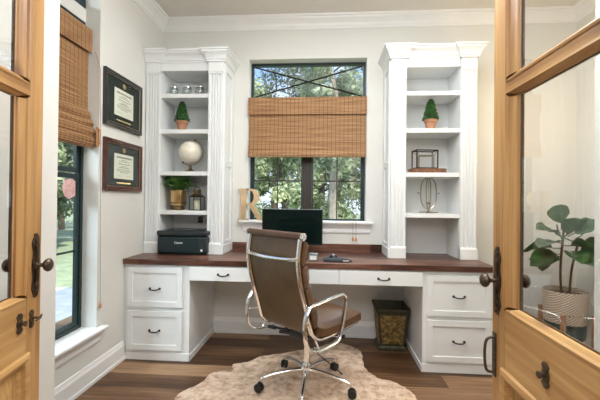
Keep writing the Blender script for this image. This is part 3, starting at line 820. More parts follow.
# printer
t = thing('printer', 'black inkjet printer on the worktop in the left bookcase', 'printer', (-1.16, 2.97, .762))
m = MB(); m.box(-1.368, -.955, 2.80, 3.12, .768, .912, .014); m.box(-1.35, -.97, 2.82, 3.10, .7625, .77); m.build('body', M['printer'], t, True, angle=60)
m = MB(); m.box(-1.372, -.951, 2.796, 3.12, .914, .958, .012); m.build('scanner_lid', M['printertop'], t, True, angle=60)
m = MB(); m.box(-1.345, -1.03, 2.796, 2.80, .785, .90, .002); m.build('paper_tray_door', M['printer'], t)
m = MB(); m.box(-1.02, -.965, 2.796, 2.80, .79, .90, .002); m.build('front_panel', M['printertop'], t)
def text(name, body, size, loc, mat, parent, depth=.0008, rot=(R(90), 0, 0)):
    cu = bpy.data.curves.new('t', 'FONT'); cu.body = body; cu.size = size; cu.extrude = depth; cu.align_x = 'CENTER'; cu.align_y = 'CENTER'; cu.offset = size * .02
    o = bpy.data.objects.new('t', cu); COL.objects.link(o)
    dg = bpy.context.evaluated_depsgraph_get(); me = bpy.data.meshes.new_from_object(o.evaluated_get(dg)); bpy.data.objects.remove(o)
    me.transform(Matrix.Translation(loc) @ Matrix.Rotation(rot[0], 4, 'X'))
    me.transform(Matrix.Translation(-ORG[parent.name])); me.materials.clear(); me.materials.append(mat)
    ob = bpy.data.objects.new(name, me); COL.objects.link(ob); ob.parent = parent; ob.name = name
    return ob
text('maker_logo', 'Canon', .026, (-1.185, 2.7955, .862), M['whiteink'], t)
m = MB().box(-1.0, -.985, 2.795, 2.7965, .795, .81); m.build('status_badge', M['whiteink'], t)
m = MB(); m.box(-1.162, -1.118, 3.170, 3.176, 1.0, 1.06, .002); m.build('outlet_plate', M['darkoutlet'], label='black power outlet on the bookcase back above the printer', cat='outlet')

# right bookcase: slab with open cubes, orb candle holder
t = thing('cube_sculpture', 'nested silver wire cube ornament on bark-edged wood slab', 'ornament', (.845, 3.0, 1.4495))
m = MB(); pts = []
rnd = random.Random(11)
for k in range(36):
    a = 2 * PI * k / 36; rr = 1 + rnd.uniform(-.05, .05)
    cx_, cy_ = math.cos(a), math.sin(a); e = .5
    pts.append((.845 + .145 * rr * (abs(cx_) ** e) * (1 if cx_ > 0 else -1), 3.0 + .075 * rr * (abs(cy_) ** e) * (1 if cy_ > 0 else -1)))
m.prism(pts, 2, 1.4495, 1.487); m.build('wood_slab', M['slab'], t)
def wirebox(mb, c, w_, d_, h_, r_, tw=0):
    P = []
    for z in (0, h_):
        for sx, sy in ((-1, -1), (1, -1), (1, 1), (-1, 1)):
            x, y = sx * w_ / 2, sy * d_ / 2; P.append(Vector((c[0] + x * math.cos(tw) - y * math.sin(tw), c[1] + x * math.sin(tw) + y * math.cos(tw), c[2] + z)))
    E = [(0, 1), (1, 2), (2, 3), (3, 0), (4, 5), (5, 6), (6, 7), (7, 4), (0, 4), (1, 5), (2, 6), (3, 7)]
    for a, b in E: mb.tube([P[a], P[b]], r_, 6)
    for p in P: mb.ball(p, r_ * 1.15, u=6, v=4)
    return P
m = MB(); A = wirebox(m, (.82, 2.99, 1.491), .175, .10, .145, .0055, R(8)); ob = m.build('outer_cube', M['bronze'], t)
m = MB(); B = wirebox(m, (.83, 2.995, 1.491), .115, .06, .105, .0045, R(-6))
for k in range(4, 8): m.tube([A[k], B[k]], .003, 6)
m.build('inner_cube', M['silver'], t)

t = thing('orb_candle_holder', 'oval silver wire candle holder on a footed base', 'ornament', (.853, 2.99, 1.1215))
cx_, cy_, cz = .853, 2.99, 1.1215
m = MB().lathe([(.001, 0), (.045, 0), (.045, .004), (.02, .010), (.009, .018), (.007, .035), (.001, .036)], (cx_, cy_, cz), seg=24)
m.box(cx_ - .072, cx_ + .072, cy_ - .03, cy_ + .03, cz, cz + .01, .003)
m.build('base', M['silver'], t, True)
for nm, an in (('oval_hoop', 0), ('oval_hoop', 62)):
    m = MB(); pts = []
    for k in range(32):
        a = 2 * PI * k / 32; x = .064 * abs(math.cos(a)) ** .8 * (1 if math.cos(a) > 0 else -1); z = .128 * abs(math.sin(a)) ** .85 * (1 if math.sin(a) > 0 else -1)
        pts.append((cx_ + x * math.cos(R(an)), cy_ + x * math.sin(R(an)) * .8, cz + .163 + z))
    m.tube(pts, .0052, 6, closed=True, flat=(1, 1)); m.build(nm, M['silver'], t, True)
m = MB(); m.tube([(cx_, cy_, cz + .29), (cx_, cy_, cz + .08)], .002, 6); m.lathe([(.001, .07), (.018, .072), (.021, .09), (.019, .09), (.016, .075), (.001, .075)], (cx_, cy_, cz), seg=16)
m.ball((cx_, cy_, cz + .296), .008, u=10, v=6); m.build('candle_cup', M['silver'], t, True)
for sg in (-1, 1): m = MB(); m.tube([(cx_ + sg * .062, cy_, cz + .165), (cx_ + sg * .082, cy_, cz + .165)], .003, 6); m.ball((cx_ + sg * .084, cy_, cz + .165), .007, u=8, v=6); m.build('side_finial', M['silver'], t, True)

# ------------------------------------------------------------------ letter R
t = MB(); y0, y1 = 3.150, 3.178; zb = 1.0325; Ht = .285; xs = -.790
t.box(xs + .030, xs + .074, y0, y1, zb + .012, zb + Ht - .012)
t.box(xs, xs + .104, y0, y1, zb, zb + .014, .002); t.box(xs, xs + .10, y0, y1, zb + Ht - .014, zb + Ht, .002)
o = []; inn = []
bc = zb + Ht - .075; n_ = 14
for k in range(n_ + 1):
    a = PI / 2 - PI * k / n_; o.append((xs + .115 + .082 * math.cos(a), bc + .075 * math.sin(a))); inn.append((xs + .112 + .036 * math.cos(a), bc + .058 * math.sin(a)))
poly = [(xs + .078, zb + Ht)] + o + [(xs + .078, bc - .075), (xs + .078, bc - .058)] + inn[::-1] + [(xs + .078, bc + .058)]
# build bowl as quads strip to keep it convex-free
def strip(mb, A_, B_):
    n = len(A_); vs = [(p[0], y0, p[1]) for p in A_] + [(p[0], y0, p[1]) for p in B_] + [(p[0], y1, p[1]) for p in A_] + [(p[0], y1, p[1]) for p in B_]
    fs = []
    for i in range(n - 1):
        fs += [[i, i + 1, n + i + 1, n + i], [2 * n + i, 3 * n + i, 3 * n + i + 1, 2 * n + i + 1], [i, 2 * n + i, 2 * n + i + 1, i + 1], [n + i, n + i + 1, 3 * n + i + 1, 3 * n + i]]
    fs += [[0, n, 3 * n, 2 * n], [n - 1, 2 * n - 1, 4 * n - 1, 3 * n - 1]]
    mb._faces(vs, fs)
strip(t, [(xs + .074, zb + Ht)] + o + [(xs + .074, bc - .075)], [(xs + .074, bc + .058)] + inn + [(xs + .074, bc - .058)])
t.prism([(xs + .095, bc - .068), (xs + .148, bc - .068), (xs + .228, zb + .014), (xs + .245, zb + .008), (xs + .245, zb), (xs + .186, zb)], 1, y0 + .001, y1 - .001)
t.build('letter_ornament', M['goldwood'], label='gold serif letter R standing on the back window sill', cat='letter')

# ------------------------------------------------------------------ monitor, desk items
t = thing('monitor', 'black flat computer monitor on the worktop behind the chair', 'monitor', (-.27, 2.95, .762))
MB().box(-.527, -.018, 2.945, 2.975, .842, 1.143, .004).build('housing', M['blackplastic'], t)
MB().box(-.519, -.026, 2.943, 2.946, .856, 1.136).build('screen', M['screen'], t)
m = MB().box(-.33, -.21, 2.972, 2.995, .93, 1.05, .006).box(-.30, -.24, 2.985, 3.0, .775, 1.0, .004); m.build('neck', M['blackplastic'], t)
m = MB().box(-.39, -.15, 2.90, 3.06, .7625, .776, .005); m.build('foot', M['blackplastic'], t)
t = thing('desk_box', 'small smoked grey box on the worktop beside the monitor', 'box', (-.085, 2.66, .762))
MB().box(-.118, -.050, 2.635, 2.70, .7625, .822, .005).build('case', M['acrylic'], t)
MB().box(-.108, -.060, 2.632, 2.636, .775, .805).build('face_plate', M['outlet'], t)
m = MB()
pts = catmull([(-.015, 2.70, 0), (-.005, 2.635, 0), (.05, 2.612, 0), (.13, 2.617, 0), (.195, 2.64, 0), (.205, 2.69, 0), (.16, 2.735, 0), (.13, 2.80, 0), (.09, 2.85, 0), (.03, 2.845, 0), (-.005, 2.79, 0)], 4, True)
m.prism([(p.x, p.y) for p in pts], 2, .7625, .768)
t = thing('mouse_pad', 'black mouse pad with cushioned wrist rest near the desk edge', 'mouse pad', (.09, 2.72, .762))
m.build('pad', M['blackrubber'], t)
m = MB(); m.ball((.095, 2.655, .770), .05, 2.0, .75, .42, 24, 12); m.build('wrist_rest', M['blackrubber'], t, True)
MB().box(.135, .18, 2.617, 2.618, .772, .777).build('white_tag', M['whiteink'], t)
t = thing('computer_mouse', 'small grey-black computer mouse on the mouse pad', 'computer mouse', (.07, 2.77, .768))
m = MB(); m.ball((.07, 2.77, .779), .032, .95, 1.5, .72, 20, 12); m.build('shell', M['blackplastic'], t, True)
m = MB(); m.lathe([(.001, -.004), (.007, -.004), (.007, .004), (.001, .004)], (.07, 2.745, .797), 'x', 12); m.build('scroll_wheel', M['silver'], t, True)

m = MB(); m.box(.503, .573, 3.184, 3.1955, .40, .515, .002)
t = thing('wall_outlet', 'white wall outlet in the knee space above the wastebasket', 'outlet', (.495, YB, .46))
MB().box(.460, .530, YB - .007, YB - .001, .40, .515, .002).build('plate', M['outlet'], t)
m.bm.free()
m = MB()
for z in (.435, .48): m.box(.480, .510, YB - .009, YB - .006, z - .014, z + .014, .001)
m.build('socket', M['white'], t)

# ------------------------------------------------------------------ wastebasket
bx_, by_ = .556, 3.03
t = thing('wastebasket', 'dark bronze tapered wastebasket with embossed gold panels beside right cabinet', 'wastebasket', (bx_, by_, 0))
b0, b1, hB = .195, .255, .345
m = MB()
def fr4(w, z): return [(bx_ - w / 2, by_ - w / 2, z), (bx_ + w / 2, by_ - w / 2, z), (bx_ + w / 2, by_ + w / 2, z), (bx_ - w / 2, by_ + w / 2, z)]
lv_ = [(b0 + .02, .0), (b0 + .02, .022), (b0, .036), (b1 - .012, hB - .04), (b1 + .008, hB - .028), (b1 + .022, hB), (b1 + .008, hB), (b1 - .014, hB - .035), (b0 - .02, .03)]
vs = []; fs = []
for w_, z in lv_: vs += fr4(w_, z)
for i in range(len(lv_) - 1):
    for j in range(4): fs.append([i * 4 + j, i * 4 + (j + 1) % 4, (i + 1) * 4 + (j + 1) % 4, (i + 1) * 4 + j])
fs += [[3, 2, 1, 0], [len(vs) - 4, len(vs) - 3, len(vs) - 2, len(vs) - 1]]
m._faces(vs, fs); m.build('body', M['bin'], t)
for k in range(4):
    rot = Matrix.Translation((bx_, by_, 0)) @ Matrix.Rotation(k * PI / 2, 4, 'Z')
    m = MB(); za, zb_ = .055, hB - .055
    def hwz(z): return (b0 + (b1 - .012 - b0) * (z - .036) / (hB - .076)) / 2
    P = []
    for (z, ins, off) in ((za, .018, .0), (zb_, .018, 0)):
        for sx in (-1, 1): P.append((sx * (hwz(z) - ins), -hwz(z) + .002, z))
    for (z, ins, off) in ((za, .018, .0), (zb_, .018, 0)):
        for sx in (-1, 1): P.append((sx * (hwz(z) - ins), -hwz(z) - .004, z))
    m._faces([rot @ Vector(p) for p in P], [[4, 5, 7, 6], [0, 1, 5, 4], [2, 6, 7, 3], [0, 4, 6, 2], [1, 3, 7, 5]])
    for i in range(22):   # raised scrollwork
        z = random.uniform(za + .02, zb_ - .02); x = random.uniform(-1, 1) * (hwz(z) - .035)
        p = [rot @ Vector((x + .012 * math.cos(a) * (1 - a / 9), -hwz(z + .012 * math.sin(a)) - .005, z + .014 * math.sin(a) * (1 - a / 9))) for a in [q * .6 for q in range(9)]]
        m.tube(p, .0025, 5)
    m.build('embossed_panel', M['binpanel'], t)

# ------------------------------------------------------------------ rug
out = [(-.895, 2.091), (-.89, 2.169), (-.80, 2.30), (-.78, 2.42), (-.71, 2.455), (-.648, 2.456), (-.65, 2.52), (-.665, 2.573), (-.57, 2.617), (-.483, 2.719), (-.32, 2.788), (-.112, 2.90), (.05, 3.01), (.15, 3.03),
       (.235, 2.97), (.301, 2.883), (.297, 2.75), (.30, 2.62), (.33, 2.53), (.374, 2.466), (.47, 2.42), (.54, 2.34), (.575, 2.24), (.56, 2.05), (.60, 1.9), (.70, 1.80), (.68, 1.62), (.5, 1.52), (.3, 1.45), (.1, 1.32), (-.15, 1.28),
       (-.4, 1.36), (-.62, 1.45), (-.85, 1.55), (-.98, 1.68), (-.95, 1.85), (-.90, 1.98)]
rp_ = catmull([(a, b, 0) for a, b in out], 5, True)
rnd = random.Random(2)
rp_ = [Vector((p.x + rnd.uniform(-.006, .006), p.y + rnd.uniform(-.006, .006), 0)) for p in rp_]
m = MB(); n = len(rp_); c0 = Vector((-.13, 2.15, 0))
vs = []
for (k, z) in ((1.0, .0005), (1.004, .004), (.985, .009), (.9, .011), (.6, .0115), (.3, .0115)):
    for p in rp_: q = c0 + (p - c0) * k; vs.append((q.x, q.y, z + (rnd.uniform(-.0008, .0008) if z > .005 else 0)))
vs.append((c0.x, c0.y, .0115)); fs = []
for i in range(5):
    for j in range(n): fs.append([i * n + j, i * n + (j + 1) % n, (i + 1) * n + (j + 1) % n, (i + 1) * n + j])
for j in range(n): fs.append([5 * n + j, 5 * n + (j + 1) % n, 6 * n])
m._faces(vs, fs)
m.build('cowhide_rug', M['rug'], smooth=True, label='cream and tan cowhide rug on the floor under the office chair', cat='rug')
RZ = .0125

# ------------------------------------------------------------------ office chair
t = thing('office_chair', 'tan leather soft-pad office chair with chrome frame on the cowhide rug', 'office chair', (-.11, 2.29, 0), R(-40), local=True)
hubz = .125 + RZ
m = MB(); m.lathe([(.001, -.045), (.028, -.045), (.034, -.02), (.034, .02), (.026, .035), (.001, .035)], (0, 0, hubz), seg=20); m.build('hub', M['chrome'], t, True)
m = MB(); m.lathe([(.019, .0), (.019, .12), (.014, .121), (.014, .20), (.001, .20)], (0, 0, hubz + .03), seg=20); m.build('gas_lift', M['chrome'], t, True)
for k in range(5):
    a = R(196 + 72 * k + 40); d = Vector((math.cos(a), math.sin(a), 0)); r_ = .285
    m = MB(); pts = catmull([d * .02 + Vector((0, 0, hubz - .01)), d * .12 + Vector((0, 0, hubz - .012)), d * .24 + Vector((0, 0, hubz - .030)), d * .285 + Vector((0, 0, hubz - .045)), d * .292 + Vector((0, 0, hubz - .062))], 5)
    m.tube(pts, [.016 - .008 * i / len(pts) for i in range(len(pts))], 10); leg = m.build('base_leg', M['chrome'], t, True)
    c = d * .305; sd = Vector((-d.y, d.x, 0)); ca = MB()
    e = R(random.uniform(-50, 50)); ax = Vector((math.cos(a + e + PI / 2), math.sin(a + e + PI / 2), 0)); q = ax.to_track_quat('Z', 'Y').to_matrix().to_4x4()
    for sg in (-1, 1):
        mt = Matrix.Translation(Vector((c.x, c.y, .027 + RZ)) + ax * sg * .014) @ q
        ca.lathe([(.001, -.009), (.020, -.009), (.0265, -.005), (.0265, .005), (.020, .009), (.001, .009)], (0, 0, 0), seg=18, mat=mt)
    ca.tube([(c.x, c.y, .03 + RZ), (c.x, c.y, .062 + RZ)], .006, 8)
    mt = Matrix.Translation((c.x, c.y, .027 + RZ)) @ q
    ca.lathe([(.001, -.024), (.010, -.024), (.010, .024), (.001, .024)], (0, 0, 0), seg=10, mat=mt)
    ca.build('caster', M['blackplastic'], leg, True)
# side profile (forward y, z)
prof = [(-.284, 1.005), (-.297, .92), (-.298, .86), (-.285, .78), (-.262, .70), (-.230, .60), (-.205, .52), (-.180, .455), (-.135, .425), (-.05, .418), (.06, .424), (.17, .434), (.245, .440)]
PR = catmull([(0, a, b) for a, b in prof], 5)
for sg in (-1, 1):
    m = MB(); m.tube([(sg * .219, p.y - (.012 if p.z > .46 else 0), p.z - (.006 if p.z <= .46 else 0)) for p in PR], .016, 10, flat=(1.0, .75), up=(1, 0, 0)); m.build('side_rail', M['chrome'], t, True)
def arc(i0, i1): return PR[i0:i1 + 1]
def ribbon(pts, hw_, off0, off1, name, mat, bulge=0, edge=.6):
    """closed slab following pts; off0 back offset, off1 front offset (along profile normal)"""
    n = len(pts); nx = 14; vs = []; fs = []
    nor = []
    for i in range(n):
        tt = (pts[min(i + 1, n - 1)] - pts[max(i - 1, 0)]).normalized(); nor.append(Vector((0, -tt.z, tt.y)))   # forward/up side
    cum = [0]
    for i in range(1, n): cum.append(cum[-1] + (pts[i] - pts[i - 1]).length)
    L = cum[-1]
    for lay in (0, 1):
        for i in range(n):
            for j in range(nx + 1):
                u = -1 + 2 * j / nx
                v = cum[i] / L
                if lay == 0: o = off0
                else:
                    bu = max(0, 1 - abs(u) ** 5) ** .5; bv = max(0, 1 - abs(2 * v - 1) ** 6) ** .5
                    o = off1 * edge + off1 * (1 - edge) * bu * bv if bulge else off1
                p = pts[i] + nor[i] * o; vs.append((u * hw_, p.y, p.z))
    W_ = nx + 1; K = n * W_
    for i in range(n - 1):
        for j in range(nx):
            a = i * W_ + j; fs += [[a, a + 1, a + W_ + 1, a + W_], [K + a, K + a + W_, K + a + W_ + 1, K + a + 1]]
    for i in range(n - 1):
        for j in (0, nx): a = i * W_ + j; fs.append([a, a + W_, K + a + W_, K + a])
    for j in range(nx):
        for i in (0, n - 1): a = i * W_ + j; fs.append([a, a + 1, K + a + 1, K + a])
    mb = MB(); mb._faces(vs, fs); return mb.build(name, mat, t, True, angle=60)
ribbon(PR[:-1], .212, -.005, .004, 'sling', M['leatherback'])
nP = len(PR)
segs = [(1, 10), (11, 18), (19, 25), (26, 32)]
for (a, b) in segs: ribbon([p for p in catmull(PR[a:b + 1], 3)], .234, .005, .105, 'back_pad', M['leather'], 1, .30)
# seat pads
SP = catmull([(0, -.16, .452), (0, -.08, .432), (0, .06, .432), (0, .18, .442), (0, .262, .446)], 6)
o_ = ribbon(SP, .240, -.006, .066, 'seat_pad', M['leather'], 1)
m = MB(); m.tube([(-.230, -.290, 1.018), (.230, -.290, 1.018)], .021, 16); m.build('top_roll', M['leatherroll'], t, True)
for sg in (-1, 1):
    m = MB(); m.lathe([(.001, .230 * sg), (.022, .230 * sg), (.022, .241 * sg), (.012, .243 * sg), (.010, .239 * sg), (.001, .239 * sg)], (0, -.290, 1.018), 'x', 18); m.build('roll_cap', M['chrome'], t, True)
m = MB(); m.tube([(0, 0, 0)] and catmull([(-.222, -.312, .905), (-.19, -.324, .893), (0, -.330, .885), (.19, -.324, .893), (.222, -.312, .905)], 6), .011, 10, flat=(.6, 1)); m.build('back_stretcher', M['chrome'], t, True)
m = MB(); m.tube([(-.222, -.0, .415), (.222, -.0, .415)], .012, 10); m.tube([(-.222, .16, .42), (.222, .16, .42)], .010, 10); m.build('seat_stretcher', M['chrome'], t, True)
AL = [(-.262, .615), (-.235, .634), (-.115, .642), (.02, .650), (.062, .640), (.078, .608), (.055, .50), (.022, .405), (-.01, .378), (-.111, .370), (-.205, .378), (-.268, .42), (-.288, .49), (-.284, .57)]
for sg in (-1, 1):
    m = MB(); m.tube(catmull([(sg * .252, a, b) for a, b in AL], 5, True), .0135, 10, closed=True, flat=(1.15, .62), up=(1, 0, 0))
    for (y, z) in ((-.278, .525), (-.165, .372)): m.tube([(sg * .252, y, z), (sg * .219, y + (.055 if z > .5 else .0), z + (0 if z > .5 else .045))], .006, 8)
    m.build('armrest', M['chrome'], t, True)
m = MB(); m.box(-.06, .06, -.10, .08, .345, .395, .01); m.tube([(0, 0, .33), (0, 0, .36)], .024, 12)
m.tube([(-.05, -.06, .375), (-.20, -.12, .378)], .007, 8); m.tube([(-.17, -.115, .378), (-.225, -.13, .378)], .012, 10)
m.tube([(-.05, -.08, .365), (-.12, -.13, .372)], .011, 10)
m.tube([(.05, .04, .375), (.20, .09, .372)], .007, 8); m.tube([(.19, .085, .372), (.23, .10, .37)], .013, 10)
for sx in (-1, 1):
    m.box(sx * .09 - .012, sx * .09 + .012, -.10, .17, .392, .408, .002)
m.build('tilt_mechanism', M['blackplastic'], t, True)
m = MB(); m.tube([(.078, -.09, .36), (.13, -.03, .27), (.195, .06, .175)], .0035, 6); m.build('lever_rod', M['bronze'], t)
m = MB(); m.tube([(.185, .05, .185), (.22, .09, .14)], [.006, .010], 8, flat=(1, .5)); m.build('lever_paddle', M['blackplastic'], t)

# ------------------------------------------------------------------ fiddle leaf fig in stand
fx, fy = 1.775, 2.76
t = thing('potted_fig', 'broad-leaved fig plant in striped basket on wooden stand, behind the right door', 'potted plant', (fx, fy, 0))
m = MB()
for sx in (-1, 1):
    for sy in (-1, 1): m.box(fx + sx * .105 - .013, fx + sx * .105 + .013, fy + sy * .105 - .013 - (0 if sy > 0 else .05), fy + sy * .105 + .013 - (0 if sy > 0 else .05), 0, .43, .003)
m.box(fx - .10, fx + .10, fy - .012, fy + .012, .19, .22, .002); m.box(fx - .012, fx + .012, fy - .14, fy + .10, .19, .22, .002)
m.build('wooden_stand', M['standwood'], t)
MB().lathe([(.001, .222), (.105, .222), (.125, .24), (.135, .42), (.13, .42), (.12, .40), (.001, .40)], (fx, fy - .01, 0), seg=36).build('pot', M['potgreen'], t, True)
MB().lathe([(.130, .350), (.133, .350), (.139, .570), (.136, .577), (.131, .570), (.128, .355)], (fx, fy - .01, 0), seg=40).build('fabric_basket', M['fabric'], t, True)
MB().lathe([(.001, .53), (.130, .53), (.130, .54), (.001, .545)], (fx, fy - .01, 0), seg=24).build('soil', M['stem'], t)
m = MB()
tr_ = [[(fx - .02, fy, .55), (fx - .025, fy, .75), (fx - .01, fy - .01, 1.02)], [(fx + .04, fy, .55), (fx + .06, fy + .01, .72), (fx + .10, fy, .93)]]
for p in tr_: m.tube(catmull(p, 5), .008, 8)
m.build('trunk', M['stem'], t, True)
def bigleaf(mb, base, dirv, L, Wd, curl, roll):
    d = Vector(dirv).normalized(); up = Vector((0, 0, 1)); sd = d.cross(up).normalized(); up2 = sd.cross(d)
    sd2 = sd * math.cos(roll) + up2 * math.sin(roll); nn = sd2.cross(d).normalized()
    rows = 9; vs = []; fs = []
    for i in range(rows):
        s_ = i / (rows - 1); w = Wd * (math.sin(PI * (s_ ** .8)) ** .7) * (.75 + .4 * s_) if 0 < i < rows - 1 else .002
        c = Vector(base) + d * L * s_ + nn * 0 - Vector((0, 0, 1)) * curl * L * s_ * s_
        for k in (-1, -.5, 0, .5, 1):
            vs.append(c + sd2 * w * .5 * k + nn * (abs(k) ** 1.5 * w * .22 + .006 * math.sin(i * 1.8 + k)))
    for i in range(rows - 1):
        for k in range(4): a = i * 5 + k; fs.append([a, a + 1, a + 6, a + 5])
    mb._faces(vs, fs); mb.tube([base, Vector(base) - d * .05], .004, 5)
rnd = random.Random(21)
lf = [((-.02, 1.02), (-.15, -.2, 1), .19, .14), ((-.03, .97), (-.8, -.3, .35), .21, .14), ((.02, .98), (.8, -.2, .55), .22, .15), ((-.02, .92), (-.9, -.5, .08), .23, .14), ((-.03, .88), (-1, .2, -.02), .22, .14), ((0, .90), (.5, -.9, .1), .19, .13),
      ((-.02, .84), (-.95, -.3, -.12), .24, .14), ((.02, .86), (-.2, -1, -.1), .18, .14), ((.08, .95), (.9, -.1, .6), .21, .15), ((.08, .90), (.8, -.5, .15), .20, .14), ((.07, .86), (.9, .1, -.05), .19, .14), ((.06, .82), (.7, -.6, -.1), .18, .13),
      ((-.02, .82), (-.6, .7, -.1), .18, .12), ((.02, 1.0), (.2, .8, .5), .18, .12), ((-.01, .95), (.3, -.5, .8), .19, .14), ((.05, .86), (.1, -1, -.2), .17, .13), ((-.02, .80), (-.8, -.5, -.12), .20, .13), ((.03, .97), (.4, -.6, .5), .2, .14), ((-.02, .95), (-.5, -.7, .3), .2, .14)]
m = MB()
for (b, d, L, w_) in lf:
    dv = Vector(d).normalized()
    bigleaf(m, (fx + b[0] + dv.x * .045, fy + dv.y * .045, b[1] + dv.z * .045), d, L * 1.0, w_ * 1.2, .22, rnd.uniform(-.9, .9))
m.build('leaves', M['fig'], t, True, angle=80)

# ------------------------------------------------------------------ outside
MB().box(-30, 25, 3.5, 40, -.32, -.3).build('lawn', M['grass'], kind='structure')
MB().box(-30, -2.65, -6, 3.5, -.32, -.3).build('lawn_side', M['grass'], kind='structure')
MB().box(-7.2, -3.2, 2.2, 5.6, -.3, -.27, .01).build('garden_path', M['stone'], kind='structure')
for i, (x, y, r_) in enumerate(((-5.3, 4.6, .32), (-4.3, 4.2, .24), (-3.75, 3.45, .20))):
    b = bmesh.new(); bmesh.ops.create_icosphere(b, subdivisions=3, radius=r_)
    rr = random.Random(i)
    for v in b.verts: v.co = Vector((v.co.x * 1.2, v.co.y, v.co.z * .7)) * (1 + .08 * math.sin(v.co.x * 20 + i) * math.cos(v.co.z * 17))
    m = MB(); m.merge(b, Matrix.Translation((x, y, -.28 + r_ * .45)))
    m.build('garden_boulder', M['stone'], smooth=True, label=['large pale boulder on the lawn outside the left window', 'medium pale boulder beside the garden path outside', 'small pale boulder at the near end of the garden path'][i], cat='boulder', group='boulders outside the left window')
def tree(x, y, h, cr, lm, bm_, label, seed, low=.8, nl=3200, trunk=.14, ls=.13, group='trees beyond the windows'):
    t = thing('tree', label, 'tree', (x, y, -.3), group=group, local=True)
    rnd = random.Random(seed); m = MB()
    top = h * .85; pts = [(0, 0, 0), (rnd.uniform(-.1, .1), 0, h * .3), (rnd.uniform(-.2, .2), 0, h * .6), (rnd.uniform(-.3, .3), 0, top)]
    P = catmull(pts, 4); m.tube(P, [trunk * (1 - .75 * i / len(P)) for i in range(len(P))], 8)
    blobs = []
    for k in range(26):
        hz = rnd.uniform(low, h); a = rnd.uniform(0, 2 * PI); rr = cr * rnd.uniform(.2, 1) * (1 - .45 * abs(hz / h - .45))
        c = Vector((math.cos(a) * rr, math.sin(a) * rr * .8, hz)); blobs.append((c, rnd.uniform(.35, .75) * cr * .5))
        if k < 10: m.tube([(0, 0, max(.3, hz - .5)), (c.x * .5, c.y * .5, hz - .15), tuple(c)], [.04, .025, .01], 5)
    m.build('trunk', bm_, t, True)
    f = MB(); nl = int(nl * 1.6)
    def rf(r):
        c, br = r.choice(blobs); d = Vector((r.gauss(0, 1), r.gauss(0, 1), r.gauss(0, 1))).normalized()
        return c + d * br * (r.random() ** .4) , d + Vector((0, 0, .5))
    leafquads(f, 0, nl, rf, ls, seed)
    f.build('foliage', lm, t)
    return t
TR = [(-2.4, 9.0, 4.6, 1.5, 0, 'light green leafy tree outside, behind the letter on the sill', -.1, 4200), (-1.1, 9.8, 4.2, 1.3, 0, 'light green tree outside, seen left of the window mullion', .1, 4200),
      (.25, 8.2, 5.6, .9, 1, 'slim pale-trunked tree outside, seen through the right sash', 1.7, 1700), (1.0, 9.3, 4.6, 1.0, 1, 'mid green tree outside, seen through the far right edge of the back window', .5, 2200),
      (-3.4, 11.5, 7.8, 2.0, 1, 'tall green tree outside, seen through the left of the transom', .5, 4000), (-.2, 12.5, 7.9, 2.1, 2, 'tall dark green tree outside, seen through the middle of the transom', .6, 5200),
      (1.6, 12.2, 7.2, 1.9, 2, 'tall dark green tree outside, seen through the right of the transom', .6, 4200), (-1.9, 13.5, 6.2, 2.0, 2, 'dark green tree farther back, between the lighter trees', .3, 4500),
      (-.5, 8.6, 2.2, 1.0, 0, 'low light green bush outside, just above the monitor', .1, 2200), (.6, 15, 6.0, 2.2, 1, 'distant mid green tree behind the slim trunk', .2, 3500)]
for i, (x, y, h, cr, lm, lb, low, nl) in enumerate(TR):
    tree(x, y, h, cr, TL[lm], M['bark'] if i == 2 else M['barkdark'], lb, 100 + i, low, nl, trunk=.13 if i == 2 else .15, ls=.12)
for i, (x, y, h, cr, lm, lb) in enumerate(((-9.5, 11.5, 6, 2.4, 1, 'tree across the lawn, seen through the upper left window pane'), (-12.5, 16, 7, 3, 2, 'distant tree behind the lawn outside the left window'), (-8.3, 9.0, 3.0, 1.3, 0, 'low light green tree beside the lawn outside the left window'))):
    tree(x, y, h, cr, TL[lm], M['barkdark'], lb, 200 + i, .9, 3500, ls=.2)

# ------------------------------------------------------------------ light
wd = bpy.data.worlds.new('world'); S.world = wd; wd.use_nodes = True
nt = wd.node_tree; nt.nodes.clear()
out_ = nt.nodes.new('ShaderNodeOutputWorld'); bg = nt.nodes.new('ShaderNodeBackground')
tc = nt.nodes.new('ShaderNodeTexCoord'); sx = nt.nodes.new('ShaderNodeSeparateXYZ'); nt.links.new(tc.outputs['Generated'], sx.inputs[0])
rp = ramp(nt, [(.0, (.75, .85, .98)), (.25, (.38, .58, .98)), (1, (.20, .40, .9))]); nt.links.new(sx.outputs['Z'], rp.inputs['Fac'])
cn = nt.nodes.new('ShaderNodeTexNoise'); cn.inputs['Scale'].default_value = 5; cn.inputs['Detail'].default_value = 5; nt.links.new(tc.outputs['Generated'], cn.inputs['Vector'])
cr_ = ramp(nt, [(.5, (0, 0, 0)), (.65, (1, 1, 1))]); nt.links.new(cn.outputs['Fac'], cr_.inputs['Fac'])
mx = nt.nodes.new('ShaderNodeMix'); mx.data_type = 'RGBA'; nt.links.new(cr_.outputs['Color'], mx.inputs[0]); nt.links.new(rp.outputs['Color'], mx.inputs[6]); mx.inputs[7].default_value = (.9, .94, 1, 1)
nt.links.new(mx.outputs[2], bg.inputs['Color']); bg.inputs['Strength'].default_value = 1.0
nt.links.new(bg.outputs[0], out_.inputs['Surface'])
def light(name, typ, loc, rot, energy, color, **kw):
    l = bpy.data.lights.new(name, typ); l.energy = energy; l.color = color
    for k, v in kw.items(): setattr(l, k, v)
    o = bpy.data.objects.new(name, l); COL.objects.link(o); o.location = loc; o.rotation_euler = rot; return o
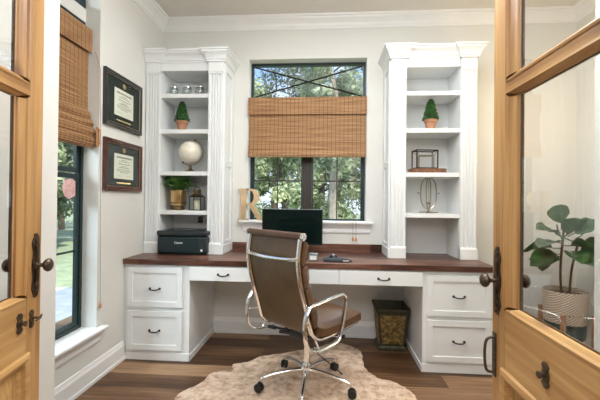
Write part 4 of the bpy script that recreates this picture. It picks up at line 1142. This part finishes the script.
light('sun', 'SUN', (5, -5, 10), (R(42), 0, R(35)), 4.5, (1, .95, .86), angle=R(2))
light('overhead_fill', 'AREA', (.2, 1.75, 2.84), (0, 0, 0), 26, (.95, .985, 1), shape='RECTANGLE', size=1.6, size_y=.9)  # added soft fill above the frame, no fixture there
light('upper_wall_fill', 'POINT', (.1, 1.5, 2.35), (0, 0, 0), 28, (.96, .985, 1), shadow_soft_size=.25)  # added point fill, lifts the ceiling, crown and upper walls
light('warm_corner_fill', 'POINT', (1.75, 2.35, 1.9), (0, 0, 0), 11, (1, .78, .52), shadow_soft_size=.15)  # added warm fill to tint the right wall cream, no lamp stands here
light('hall_fill', 'AREA', (-.1, -.9, 2.80), (R(35), 0, 0), 68, (1, .985, .965), shape='RECTANGLE', size=2.2, size_y=1.4)  # added fill behind the camera, shines in through the doorway
def aim(src, dst): return (Vector(dst) - Vector(src)).to_track_quat('-Z', 'Y').to_euler()
light('back_window_fill', 'AREA', (-.2, 6.0, 5.2), aim((-.2, 6.0, 5.2), (-.2, 3.2, 1.4)), 260, (.80, .92, 1), shape='RECTANGLE', size=3, size_y=2)  # added lamp outdoors above view, brightens the back window reveal and sill
light('side_window_fill', 'AREA', (-4.2, -.2, 3.6), aim((-4.2, -.2, 3.6), (-1.6, 2.0, 1.3)), 200, (.80, .92, 1), shape='RECTANGLE', size=2.5, size_y=2)  # added lamp outdoors out of view, brightens the left window's far jamb

# ------------------------------------------------------------------ camera
cd = bpy.data.cameras.new('camera'); cam = bpy.data.objects.new('camera', cd); COL.objects.link(cam)
cd.sensor_width = 36; cd.lens = 353.513 / 600 * 36; cd.shift_y = -2.275 / 600; cd.clip_start = .02
cam.matrix_world = Matrix.Translation((0, 0, 1.219)) @ Matrix.Rotation(R(4.055), 4, 'Z') @ Matrix.Rotation(R(90 + .369), 4, 'X') @ Matrix.Rotation(R(.587), 4, 'Z')
S.camera = cam
S.view_settings.view_transform = 'Standard'; S.view_settings.look = 'None'; S.view_settings.gamma = 1; S.view_settings.use_curve_mapping = False
S.view_settings.exposure = 0.46
